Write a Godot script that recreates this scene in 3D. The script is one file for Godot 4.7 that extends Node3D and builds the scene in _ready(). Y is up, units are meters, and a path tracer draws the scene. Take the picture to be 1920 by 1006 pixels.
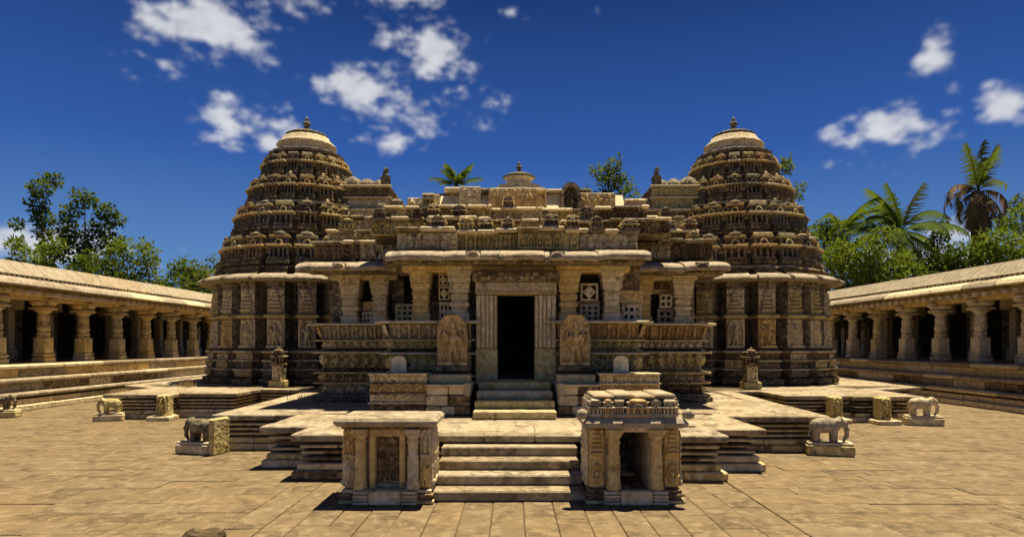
extends Node3D
# A star-planned stone temple on its stepped platform in a pillared court.
# Metres; x to the right, y up, the court runs away from the camera along -z.
# Depths are written as positive numbers ("deep") and turned into -z by P().

var rng := RandomNumberGenerator.new()
var mats := {}
var taken := {}

# ---------------------------------------------------------------- camera, sky, sun
func set_up_view() -> void:
	var cam := Camera3D.new()
	cam.name = "camera"
	cam.position = Vector3(0, 2.4, 0)
	cam.projection = Camera3D.PROJECTION_FRUSTUM
	cam.near = 0.1
	cam.far = 900.0
	cam.size = 0.1 * 1006.0 / 1200.0          # 1200 px focal length on a picture 1006 px high
	cam.frustum_offset = Vector2(0, 0.1 * 142.0 / 1200.0)   # shifted lens: verticals stay upright
	add_child(cam)
	cam.current = true

	var env := Environment.new()
	env.background_mode = Environment.BG_SKY
	var sky := Sky.new()
	var psm := PanoramaSkyMaterial.new()
	psm.panorama = make_sky()
	sky.sky_material = psm
	env.sky = sky
	env.tonemap_mode = Environment.TONE_MAPPER_LINEAR
	env.tonemap_exposure = 1.85
	env.sdfgi_enabled = true
	env.ssao_enabled = true
	env.ssil_enabled = true
	var we := WorldEnvironment.new()
	we.name = "world_environment"
	we.environment = env
	add_child(we)

	var sun := DirectionalLight3D.new()
	sun.name = "sun"
	sun.light_energy = 1.6
	sun.light_color = Color(1.0, 0.94, 0.82)
	sun.light_angular_distance = 0.5
	sun.shadow_enabled = true
	var to_sun := Vector3(0.22, 1.25, -0.31)
	add_child(sun)
	sun.look_at_from_position(to_sun * 40.0, Vector3.ZERO, Vector3.UP)

func make_sky() -> ImageTexture:
	var w := 2048
	var h := 1024
	var n1 := FastNoiseLite.new()
	n1.seed = 11
	n1.noise_type = FastNoiseLite.TYPE_SIMPLEX_SMOOTH
	n1.frequency = 1.0
	n1.fractal_octaves = 5
	n1.fractal_gain = 0.55
	n1.domain_warp_enabled = true
	n1.domain_warp_amplitude = 0.12
	n1.domain_warp_frequency = 3.0
	# clouds: azimuth, elevation, half-width, half-height in degrees, density
	var clouds := [
		[-25.6, 24.1, 4.4, 2.3, 1.2], [-28.6, 21.0, 2.6, 1.2, 0.75], [-27.2, 25.6, 3.8, 1.8, 0.7], [-23.4, 22.8, 1.5, 2.0, 0.4],
		[-22.2, 17.5, 3.3, 1.9, 1.1], [-21.0, 15.3, 2.0, 1.5, 0.35],
		[-7.9, 24.3, 3.7, 2.0, 1.15], [-5.5, 22.8, 1.9, 2.2, 0.8], [-11.9, 21.4, 3.9, 1.9, 1.15], [-8.8, 19.4, 2.6, 1.3, 0.8],
		[-10.7, 17.3, 2.6, 1.1, 0.9], [-7.0, 18.4, 1.6, 1.0, 0.8], [-1.7, 21.1, 1.9, 1.9, 0.55], [-2.9, 18.9, 1.6, 1.2, 0.4], [-15.6, 18.0, 1.6, 1.3, 0.35],
		[-18.0, 26.9, 2.1, 1.1, 0.7], [-10.4, 28.1, 4.0, 0.8, 0.8], [-0.3, 27.5, 0.9, 0.6, 0.45], [7.6, 27.2, 1.1, 0.8, 0.35], [2.0, 27.0, 2.2, 1.6, 0.22],
		[30.9, 15.6, 3.5, 1.8, 1.15], [28.0, 14.6, 2.4, 0.9, 0.8], [33.5, 20.2, 1.2, 1.9, 0.9], [34.4, 18.5, 0.7, 1.0, 0.7], [37.6, 16.6, 1.6, 1.2, 1.0], [28.8, 18.0, 0.9, 0.7, 0.5],
		[37.0, 17.8, 0.8, 0.5, 0.6], [35.8, 16.2, 0.5, 0.6, 0.5], [38.3, 12.9, 0.6, 0.6, 0.5],
		[-37.5, 7.3, 5.5, 1.6, 1.15], [34.3, 6.2, 6.0, 1.9, 1.15], [33.5, 8.2, 4.5, 1.2, 0.8], [-31, 7.0, 4.0, 1.0, 0.6],
	]
	var img := Image.create(w, h, false, Image.FORMAT_RGBF)
	var top := Color(0.0026, 0.0112, 0.057)
	var mid := Color(0.0175, 0.058, 0.205)
	var low := Color(0.10, 0.21, 0.37)
	var under := Color(0.10, 0.085, 0.06)
	for j in h:
		var el := (0.5 - (j + 0.5) / h) * 180.0
		var base: Color
		if el < 0.0:
			base = low.lerp(under, clampf(-el / 8.0, 0, 1))
		elif el < 16.0:
			base = low.lerp(mid, pow(el / 16.0, 0.75))
		else:
			base = mid.lerp(top, clampf((el - 16.0) / 17.0, 0, 1))
		if el < -2.0:
			img.fill_rect(Rect2i(0, j, w, 1), base)
			continue
		for i in w:
			var az := wrapf((i + 0.5) / w * 360.0, -180.0, 180.0)   # the middle of the panorama looks along +z
			var c := base
			var m := 0.0
			if el < 34.0 and absf(az) < 46.0:
				for k in clouds:
					var dx: float = (az - k[0]) / (k[2] * 1.05)
					var dy: float = (el - k[1]) / (k[3] * 1.0)
					var q := dx * dx + dy * dy
					if q < 5.0:
						m = maxf(m, k[4] * exp(-q * 0.6))
			else:
				var r := cos(deg_to_rad(el))
				var g := n1.get_noise_3d(sin(deg_to_rad(az)) * r * 2.2, sin(deg_to_rad(el)) * 3.5, -cos(deg_to_rad(az)) * r * 2.2 + 7.0)
				m = clampf((g - 0.12) * 2.6, 0, 1.0)
			if m > 0.02:
				var rr := cos(deg_to_rad(el))
				var d := Vector3(sin(deg_to_rad(az)) * rr, sin(deg_to_rad(el)) * 1.5, -cos(deg_to_rad(az)) * rr)
				var f := n1.get_noise_3d(d.x * 9.0, d.y * 11.0, d.z * 9.0) * 0.5 + 0.5
				var f2 := n1.get_noise_3d(d.x * 24.0 + 3.0, d.y * 30.0, d.z * 24.0) * 0.5 + 0.5
				var f3 := n1.get_noise_3d(d.x * 70.0 + 9.0, d.y * 95.0, d.z * 70.0)
				var a := m * (2.1 * f - 0.12) + (f2 - 0.5) * 1.15 + f3 * 0.22 - 0.42
				a = clampf(a * 1.25, 0, 1) * clampf(m * 3.0, 0, 1)
				a = a * a * (3.0 - 2.0 * a) * 0.93
				var bright := 0.28 + 0.16 * f2
				c = c.lerp(Color(bright * 0.96, bright * 0.985, bright * 1.04), a)
			img.set_pixel(i, j, c)
	return ImageTexture.create_from_image(img)

# ---------------------------------------------------------------- materials
func noise_bytes(sd: int, freq: float, octaves: int, size: int, cellular := false) -> PackedByteArray:
	var n := FastNoiseLite.new()
	n.seed = sd
	n.frequency = freq
	n.fractal_octaves = octaves
	n.noise_type = FastNoiseLite.TYPE_CELLULAR if cellular else FastNoiseLite.TYPE_SIMPLEX_SMOOTH
	var im := n.get_seamless_image(size, size)
	im.convert(Image.FORMAT_L8)
	return im.get_data()

# colours are linear base colours: deep stain, body, pale face; stain and bloom say how much of each shows
func stone_image(sd: int, dark: Color, body: Color, pale: Color, stain: float, bloom: float, size := 512) -> ImageTexture:
	var a := noise_bytes(sd, 0.008, 4, size)
	var b := noise_bytes(sd + 1, 0.035, 4, size)
	var c := noise_bytes(sd + 2, 0.16, 3, size)
	var e := noise_bytes(sd + 3, 0.018, 5, size)
	var out := PackedByteArray()
	out.resize(size * size * 3)
	for i in size * size:
		var va := a[i] / 255.0
		var vb := b[i] / 255.0
		var vc := c[i] / 255.0
		var ve := e[i] / 255.0
		var s := clampf((stain - (0.55 * va + 0.30 * vb + 0.15 * vc)) * 4.0 + 0.42, 0, 1)
		var p := clampf((0.5 * ve + 0.3 * vb + 0.2 * vc - (1.0 - bloom)) * 6.0 + 0.5, 0, 1)
		var k := 0.80 + 0.40 * (0.5 * vc + 0.5 * vb)
		var r := (body.r + (pale.r - body.r) * p) * k
		var g := (body.g + (pale.g - body.g) * p) * k
		var bl := (body.b + (pale.b - body.b) * p) * k
		r += (dark.r - r) * s
		g += (dark.g - g) * s
		bl += (dark.b - bl) * s
		out[i * 3] = int(clampf(pow(r, 0.4545), 0, 1) * 255.0)
		out[i * 3 + 1] = int(clampf(pow(g, 0.4545), 0, 1) * 255.0)
		out[i * 3 + 2] = int(clampf(pow(bl, 0.4545), 0, 1) * 255.0)
	return ImageTexture.create_from_image(Image.create_from_data(size, size, false, Image.FORMAT_RGB8, out))

func bump_image(sd: int, freq: float) -> ImageTexture:
	var size := 512
	var a := noise_bytes(sd, freq, 5, size)
	var b := noise_bytes(sd + 5, freq * 2.5, 2, size, true)
	var out := PackedByteArray()
	out.resize(size * size)
	for i in size * size:
		out[i] = int(0.65 * a[i] + 0.35 * b[i])
	return ImageTexture.create_from_image(Image.create_from_data(size, size, false, Image.FORMAT_L8, out))

func stone(key: String, tex: ImageTexture, tile: float, bump: ImageTexture, relief_cm: float, rough := 0.9, tint := Color.WHITE) -> StandardMaterial3D:
	var m := StandardMaterial3D.new()
	m.resource_name = key
	m.albedo_texture = tex
	m.albedo_color = tint
	m.roughness = rough
	m.metallic_specular = 0.3
	m.uv1_triplanar = true
	m.uv1_world_triplanar = true
	m.uv1_scale = Vector3.ONE / tile
	m.uv1_triplanar_sharpness = 4.0
	if bump:
		m.heightmap_enabled = true
		m.heightmap_texture = bump
		m.heightmap_scale = relief_cm
	mats[key] = m
	return m

func tinted(key: String, from: String, tint: Color, shift: Vector3) -> void:
	var m: StandardMaterial3D = mats[from].duplicate()
	m.resource_name = key
	m.albedo_color = tint
	m.uv1_offset = shift
	mats[key] = m

func make_materials() -> void:
	var bump := bump_image(71, 0.03)
	var fine := bump_image(75, 0.06)
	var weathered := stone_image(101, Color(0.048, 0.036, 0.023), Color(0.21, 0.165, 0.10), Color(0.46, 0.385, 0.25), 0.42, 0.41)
	var carved := stone_image(201, Color(0.15, 0.110, 0.060), Color(0.54, 0.435, 0.25), Color(0.71, 0.60, 0.39), 0.31, 0.46)
	var warm := stone_image(301, Color(0.20, 0.15, 0.085), Color(0.59, 0.48, 0.275), Color(0.73, 0.62, 0.40), 0.33, 0.45)
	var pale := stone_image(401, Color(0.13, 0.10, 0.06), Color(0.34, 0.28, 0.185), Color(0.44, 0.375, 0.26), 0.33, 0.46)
	var lime := stone_image(501, Color(0.28, 0.20, 0.10), Color(0.72, 0.59, 0.34), Color(0.80, 0.70, 0.46), 0.32, 0.5)
	var paving := stone_image(601, Color(0.10, 0.069, 0.034), Color(0.188, 0.137, 0.070), Color(0.24, 0.182, 0.10), 0.36, 0.42)
	var deck := stone_image(701, Color(0.11, 0.083, 0.05), Color(0.31, 0.25, 0.16), Color(0.41, 0.345, 0.235), 0.34, 0.46)
	var soil := stone_image(801, Color(0.045, 0.03, 0.015), Color(0.10, 0.07, 0.035), Color(0.15, 0.11, 0.055), 0.38, 0.4)
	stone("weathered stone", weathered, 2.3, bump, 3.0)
	stone("carved stone", carved, 2.9, bump, 2.6)
	stone("warm stone", warm, 2.6, bump, 2.0)
	stone("pale stone", pale, 3.1, fine, 1.6)
	stone("lime plaster", lime, 2.2, fine, 1.0)
	stone("paving stone", paving, 4.3, fine, 1.2, 0.85)
	stone("deck stone", deck, 3.7, fine, 1.4, 0.85)
	stone("soil", soil, 3.3, fine, 2.0, 1.0)
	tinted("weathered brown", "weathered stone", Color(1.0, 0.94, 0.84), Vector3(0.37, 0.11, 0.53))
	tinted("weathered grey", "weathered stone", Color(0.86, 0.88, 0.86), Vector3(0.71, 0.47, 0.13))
	tinted("carved brown", "carved stone", Color(0.97, 0.90, 0.78), Vector3(0.21, 0.67, 0.4))
	tinted("carved olive", "carved stone", Color(0.95, 0.95, 0.82), Vector3(0.55, 0.27, 0.8))
	tinted("warm ochre", "warm stone", Color(1.0, 0.94, 0.78), Vector3(0.15, 0.57, 0.3))
	tinted("warm grey", "warm stone", Color(0.92, 0.91, 0.84), Vector3(0.65, 0.33, 0.72))
	for k in 5:
		tinted("paving %d" % k, "paving stone", [Color(1, 1, 1), Color(0.98, 0.97, 0.95), Color(1.0, 0.98, 0.95), Color(0.96, 0.955, 0.945), Color(1.0, 0.99, 0.98)][k], Vector3(k * 0.19, 0, k * 0.37))
	for k in 3:
		tinted("deck %d" % k, "deck stone", [Color(1, 1, 1), Color(0.92, 0.90, 0.86), Color(1.05, 1.03, 1.0)][k], Vector3(k * 0.29, 0, k * 0.17))
	for g in [["leaf dark", Color(0.028, 0.046, 0.012)], ["leaf mid", Color(0.055, 0.085, 0.015)], ["leaf bright", Color(0.13, 0.16, 0.022)], ["leaf olive", Color(0.075, 0.085, 0.028)], ["leaf dead", Color(0.16, 0.115, 0.055)], ["straw", Color(0.34, 0.27, 0.13)]]:
		var m := StandardMaterial3D.new()
		m.resource_name = g[0]
		m.albedo_color = g[1].linear_to_srgb()
		m.roughness = 0.85
		m.metallic_specular = 0.15
		m.cull_mode = BaseMaterial3D.CULL_DISABLED
		m.backlight_enabled = true
		m.backlight = Color(0.36, 0.42, 0.10) if not g[0] in ["leaf dead", "straw"] else Color(0.36, 0.27, 0.14)
		mats[g[0]] = m
	var bark := StandardMaterial3D.new()
	bark.resource_name = "bark"
	bark.albedo_color = Color(0.11, 0.085, 0.06).linear_to_srgb()
	bark.roughness = 0.95
	mats["bark"] = bark

# ---------------------------------------------------------------- scene graph helpers
func P(x: float, y: float, deep: float) -> Vector3:
	return Vector3(x, y, -deep)

func numbered(called: String) -> String:
	var n: int = taken.get(called, 0)
	taken[called] = n + 1
	return called if n == 0 else "%s_%03d" % [called, n]

func describe(o: Node3D, label: String, category: String, group := "") -> void:
	o.set_meta("label", label)
	o.set_meta("category", category)
	if group:
		o.set_meta("group", group)

func thing(called: String, label: String, category: String, at := Vector3.ZERO, group := "") -> Node3D:
	var o := Node3D.new()
	o.name = numbered(called)
	add_child(o)
	o.position = at
	describe(o, label, category, group)
	return o

func part(called: String, m: Mesh, mat: String, parent: Node, t := Transform3D.IDENTITY) -> MeshInstance3D:
	var o := MeshInstance3D.new()
	o.name = called if parent != self else numbered(called)
	o.mesh = m
	o.material_override = mats[mat]
	o.transform = t
	parent.add_child(o, true)
	return o

func pick(a: Array) -> String:
	return a[rng.randi() % a.size()]

# ---------------------------------------------------------------- mesh builder
class Builder:
	var st := SurfaceTool.new()
	var t := Transform3D.IDENTITY
	var group := -1
	func _init() -> void:
		st.begin(Mesh.PRIMITIVE_TRIANGLES)
	func tri(a: Vector3, b: Vector3, c: Vector3) -> void:   # counter-clockwise seen from outside
		st.set_smooth_group(group)
		st.add_vertex(t * a)
		st.add_vertex(t * c)
		st.add_vertex(t * b)
	func quad(a: Vector3, b: Vector3, c: Vector3, d: Vector3) -> void:
		st.set_smooth_group(group)
		var ta := t * a
		var tc := t * c
		st.add_vertex(ta)
		st.add_vertex(tc)
		st.add_vertex(t * b)
		st.add_vertex(ta)
		st.add_vertex(t * d)
		st.add_vertex(tc)
	func done() -> ArrayMesh:
		st.generate_normals()
		return st.commit()
	func box(lo: Vector3, hi: Vector3, e := 0.0) -> void:
		if e <= 0.0:
			var v := []
			for i in 8:
				v.append(Vector3(hi.x if i & 1 else lo.x, hi.y if i & 2 else lo.y, hi.z if i & 4 else lo.z))
			quad(v[4], v[5], v[7], v[6])
			quad(v[1], v[0], v[2], v[3])
			quad(v[5], v[1], v[3], v[7])
			quad(v[0], v[4], v[6], v[2])
			quad(v[6], v[7], v[3], v[2])
			quad(v[0], v[1], v[5], v[4])
			return
		# chamfered: stack of four rectangles with cut corners
		e = minf(e, 0.45 * minf(hi.x - lo.x, minf(hi.y - lo.y, hi.z - lo.z)))
		var rings := []
		for s in [[e, lo.y], [0.0, lo.y + e], [0.0, hi.y - e], [e, hi.y]]:
			var i: float = s[0]
			var c: float = e
			var a0 := lo.x + i
			var a1 := hi.x - i
			var b0 := lo.z + i
			var b1 := hi.z - i
			rings.append([Vector3(a0 + c, s[1], b1), Vector3(a1 - c, s[1], b1), Vector3(a1, s[1], b1 - c), Vector3(a1, s[1], b0 + c), Vector3(a1 - c, s[1], b0), Vector3(a0 + c, s[1], b0), Vector3(a0, s[1], b0 + c), Vector3(a0, s[1], b1 - c)])
		loft(rings, true, true)
	# rings run counter-clockwise seen from above, first ring lowest
	func loft(rings: Array, cap_low := false, cap_high := false) -> void:
		var n: int = rings[0].size()
		for k in rings.size() - 1:
			for i in n:
				var j := (i + 1) % n
				quad(rings[k][i], rings[k][j], rings[k + 1][j], rings[k + 1][i])
		if cap_high:
			fan(rings[-1], false)
		if cap_low:
			fan(rings[0], true)
	func fan(ring: Array, down: bool) -> void:
		var flat := PackedVector2Array()
		for p in ring:
			flat.append(Vector2(p.x, -p.z))
		var ix := Geometry2D.triangulate_polygon(flat)
		for k in range(0, ix.size(), 3):
			var a: Vector3 = ring[ix[k]]
			var b: Vector3 = ring[ix[k + 1]]
			var c: Vector3 = ring[ix[k + 2]]
			var up := (b - a).cross(c - a).y > 0.0
			if up != down:
				tri(a, b, c)
			else:
				tri(a, c, b)
	# profile: Vector2(radius, y) from the bottom up
	func lathe(profile: Array, n: int, at := Vector3.ZERO, smooth := true, ribs := 0, rib := 0.0) -> void:
		var rings := []
		for p in profile:
			var ring := []
			for i in n:
				var a := TAU * i / n
				var r: float = p.x
				if ribs > 0:
					r *= 1.0 + rib * cos(a * ribs)
				ring.append(at + Vector3(sin(a) * r, p.y, cos(a) * r))
			rings.append(ring)
		var keep := group
		if smooth:
			group = 1
		loft(rings, profile[0].x > 0.01, profile[-1].x > 0.01)
		group = keep
	func tube(points: Array, radii: Array, n: int) -> void:
		var rings := []
		for k in points.size():
			var d: Vector3 = (points[mini(k + 1, points.size() - 1)] - points[maxi(k - 1, 0)]).normalized()
			var side := d.cross(Vector3(0.31, 0.1, 0.94)).normalized()
			var up := side.cross(d)
			var ring := []
			for i in n:
				var a := TAU * i / n
				ring.append(points[k] + (side * cos(a) + up * sin(a)) * radii[k])
			rings.append(ring)
		var keep := group
		group = 1
		for k in rings.size() - 1:
			for i in n:
				var j := (i + 1) % n
				quad(rings[k][j], rings[k][i], rings[k + 1][i], rings[k + 1][j])
		group = keep

func B() -> Builder:
	return Builder.new()

func box_mesh(lo: Vector3, hi: Vector3, e := 0.0) -> ArrayMesh:
	var b := B()
	b.box(lo, hi, e)
	return b.done()

# polygon of Vector2(x, deep) turned into a ring pushed outwards by off at height y
func outline(poly: Array, off: float, y: float) -> Array:
	var n := poly.size()
	var area := 0.0
	for i in n:
		var p: Vector2 = poly[i]
		var q: Vector2 = poly[(i + 1) % n]
		area += p.x * q.y - q.x * p.y
	var ring := []
	for i in n:
		var p0: Vector2 = poly[(i + n - 1) % n]
		var p1: Vector2 = poly[i]
		var p2: Vector2 = poly[(i + 1) % n]
		var d1 := (p1 - p0).normalized()
		var d2 := (p2 - p1).normalized()
		var n1 := Vector2(d1.y, -d1.x)
		var n2 := Vector2(d2.y, -d2.x)
		var m := (n1 + n2)
		m = m / maxf(m.length_squared() * 0.5, 0.35)
		if area < 0.0:
			m = -m
		var p := p1 + m * off
		ring.append(Vector3(p.x, y, -p.y))
	if area < 0.0:
		ring.reverse()
	return ring

func moulded(poly: Array, profile: Array, cap_low := true, cap_high := true) -> ArrayMesh:
	var b := B()
	var rings := []
	for p in profile:
		rings.append(outline(poly, p.x, p.y))
	b.loft(rings, cap_low, cap_high)
	return b.done()

# ---------------------------------------------------------------- carving: height fields of figures, beasts, scrolls
func hump(dx: float, dy: float, rx: float, ry: float) -> float:
	var q := 1.0 - (dx / rx) * (dx / rx) - (dy / ry) * (dy / ry)
	return sqrt(q) if q > 0.0 else 0.0

func limb(px: float, py: float, ax: float, ay: float, bx: float, by: float, r: float) -> float:
	var dx := bx - ax
	var dy := by - ay
	var k := clampf(((px - ax) * dx + (py - ay) * dy) / (dx * dx + dy * dy), 0, 1)
	var ex := px - ax - dx * k
	var ey := py - ay - dy * k
	var q := 1.0 - (ex * ex + ey * ey) / (r * r)
	return sqrt(q) if q > 0.0 else 0.0

func hash1(n: int) -> float:
	var s := sin(n * 12.9898 + 4.1) * 43758.5453
	return s - floorf(s)

func dancer(u: float, v: float, id: int) -> float:
	var sway := (hash1(id) - 0.5) * 0.16
	var arm := hash1(id + 7) * 0.35
	var h := hump(u - sway, v - 0.80, 0.13, 0.11)
	h = maxf(h, 0.8 * hump(u - sway, v - 0.93, 0.09, 0.10))
	h = maxf(h, hump(u - sway * 0.6, v - 0.58, 0.19, 0.19))
	h = maxf(h, 0.95 * hump(u, v - 0.40, 0.21, 0.11))
	h = maxf(h, 0.9 * limb(u, v, -0.07, 0.38, -0.17 + sway, 0.04, 0.09))
	h = maxf(h, 0.9 * limb(u, v, 0.08, 0.38, 0.15 + sway, 0.04, 0.09))
	h = maxf(h, 0.75 * limb(u, v, -0.17, 0.66, -0.36, 0.45 + arm, 0.07))
	h = maxf(h, 0.75 * limb(u, v, 0.17, 0.66, 0.36, 0.80 - arm, 0.07))
	return h

func carve(kind: String, u: float, v: float, id: int) -> float:
	match kind:
		"figures":
			return dancer(u, v, id)
		"gods":   # one big figure under a leafy arch between slim posts
			var h := dancer(u * 1.35, v * 1.28 - 0.08, id)
			var r := Vector2(u, (v - 0.62) * 0.95).length()
			if v > 0.60:
				h = maxf(h, 0.75 * clampf(1.0 - absf(r - 0.40) / 0.075, 0, 1) * (0.75 + 0.25 * sin(atan2(u, v - 0.6) * 22.0)))
			elif absf(u) > 0.33:
				h = maxf(h, 0.7 * clampf(1.0 - absf(absf(u) - 0.41) / 0.06, 0, 1) * (0.8 + 0.2 * sin(v * 60.0)))
			if v < 0.09:
				h = 0.9
			h = maxf(h, 0.45 * dancer((absf(u) - 0.33) * 3.4, v * 2.4 - 0.2, id + 3))
			return h
		"elephants":
			var h := hump(u + 0.05, v - 0.56, 0.36, 0.30)
			h = maxf(h, 0.95 * hump(u - 0.32, v - 0.62, 0.17, 0.20))
			h = maxf(h, 0.8 * limb(u, v, 0.43, 0.55, 0.42, 0.10, 0.07))
			for x in [-0.30, -0.12, 0.10, 0.22]:
				h = maxf(h, 0.85 * limb(u, v, x, 0.40, x, 0.06, 0.085))
			return h
		"riders":
			var h := hump(u, v - 0.42, 0.30, 0.16)
			h = maxf(h, 0.9 * limb(u, v, 0.25, 0.45, 0.38, 0.78, 0.09))
			h = maxf(h, 0.8 * hump(u - 0.42, v - 0.78, 0.11, 0.09))
			h = maxf(h, 0.9 * limb(u, v, -0.03, 0.5, -0.03, 0.78, 0.11))
			h = maxf(h, 0.8 * hump(u + 0.03, v - 0.88, 0.09, 0.10))
			for x in [-0.26, -0.16, 0.16, 0.27]:
				h = maxf(h, 0.8 * limb(u, v, x, 0.35, x + 0.04, 0.04, 0.055))
			return h
		"scroll":
			var w := 0.5 + 0.22 * (1.0 if id % 2 == 0 else -1.0) * sin((u + 0.5) * PI)
			var h := clampf(1.0 - absf(v - w) / 0.10, 0, 1)
			var r := Vector2(u, (v - 0.5) * 0.9).length()
			h = maxf(h, clampf(1.0 - absf(r - 0.30) / 0.09, 0, 1))
			return maxf(h, hump(u, v - 0.5, 0.13, 0.14))
		"posts":  # little pilasters with a figure or a slot between them
			var e := absf(absf(u) - 0.5)
			var h := 0.0
			if e < 0.14:
				h = 1.0 if (v < 0.16 or v > 0.80 or absf(v - 0.5) < 0.06) else 0.8
				if e > 0.10 and v > 0.16 and v < 0.80:
					h = 0.0
			elif v < 0.08 or v > 0.90:
				h = 0.85
			else:
				h = 0.7 * dancer(u * 1.5, v * 1.15 - 0.06, id)
			return h
		"shrines": # a row of small towers
			var lv := floorf(v * 6.0)
			var half := 0.44 - 0.055 * lv if v < 0.86 else 0.10
			var fr := v * 6.0 - lv
			if absf(u) < half:
				var h := 0.62 + (0.38 if fr > 0.62 else 0.0)
				if fr < 0.5 and fmod(absf(u) * 9.0, 1.0) < 0.45:
					h -= 0.4
				return h * (1.0 - 0.35 * v)
			return 0.0
		"beads":
			return hump(u, v - 0.5, 0.42, 0.42)
		"lotus":
			return hump(u, v - 0.1, 0.46, 0.85) * (0.8 + 0.2 * cos(u * 20.0))
		"gables": # horseshoe arches with a face in them
			var r := Vector2(u, (v - 0.40) * 0.9).length()
			var h := clampf(1.0 - absf(r - 0.34) / 0.11, 0, 1)
			h = maxf(h, 0.7 * hump(u, v - 0.42, 0.18, 0.20))
			h = maxf(h, 0.9 * hump(u, v - 0.86, 0.10, 0.14))
			if v < 0.14:
				h = maxf(h, 0.8)
			return h
		"mixed":
			var k := id % 5
			return carve(["gods", "gables", "posts", "gods", "shrines"][k], u, v, id)
	return 0.0

# local sheet: x along the wall from 0 to w, y from 0 to h, relief towards +z
func relief(w: float, h: float, kind: String, cell_w: float, depth: float, step: float, sd := 0, wear := 0.12, lean := 0.0) -> ArrayMesh:
	var nx := maxi(2, int(round(w / step)))
	var ny := maxi(2, int(round(h / step)))
	var cells := maxi(1, int(round(w / cell_w)))
	var cw := w / cells
	var nz := FastNoiseLite.new()
	nz.seed = sd
	nz.frequency = 5.0
	var pts := []
	for j in ny + 1:
		var row := PackedVector3Array()
		var y := h * j / ny
		for i in nx + 1:
			var x := w * i / nx
			var c := mini(int(x / cw), cells - 1)
			var z := 0.0
			var g := 0.0
			if j > 0 and j < ny and i > 0 and i < nx:
				var worn := 0.72 + 0.28 * hash1(c * 3 + sd)
				g = nz.get_noise_2d(x + sd, y)
				z = depth * (worn * carve(kind, x / cw - c - 0.5, y / h, c + sd) + wear * g)
				if hash1(c * 7 + sd + 5) < 0.06:
					z *= 0.3
			row.append(Vector3(x, y, maxf(z, -depth * 0.2) + lean * (y / h)))
		pts.append(row)
	var b := B()
	for j in ny:
		for i in nx:
			b.quad(pts[j][i], pts[j][i + 1], pts[j + 1][i + 1], pts[j + 1][i])
	return b.done()

# a carved band on a wall that runs from a to c (left to right seen from outside), h high
func along(a: Vector3, c: Vector3) -> Transform3D:
	var x := (c - a)
	x.y = 0
	x = x.normalized()
	return Transform3D(Basis(x, Vector3.UP, x.cross(Vector3.UP)), a)

func band(parent: Node, called: String, kind: String, a: Vector3, c: Vector3, h: float, cell_w: float, depth: float, mat: String, step := 0.03, lean := 0.0) -> MeshInstance3D:
	var w := Vector2(c.x - a.x, c.z - a.z).length()
	return part(called, relief(w, h, kind, cell_w, depth, step, rng.randi() % 997, 0.12, lean), mat, parent, along(a, c))

# a plain moulding block along a wall, out forward of it, from y to y + h
func ledge(parent: Node, called: String, a: Vector3, c: Vector3, h: float, out: float, mat: String, e := 0.02, back := 0.15) -> MeshInstance3D:
	var w := Vector2(c.x - a.x, c.z - a.z).length()
	return part(called, box_mesh(Vector3(-0.0, 0, -back), Vector3(w, h, out), e), mat, parent, along(a, c))

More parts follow.
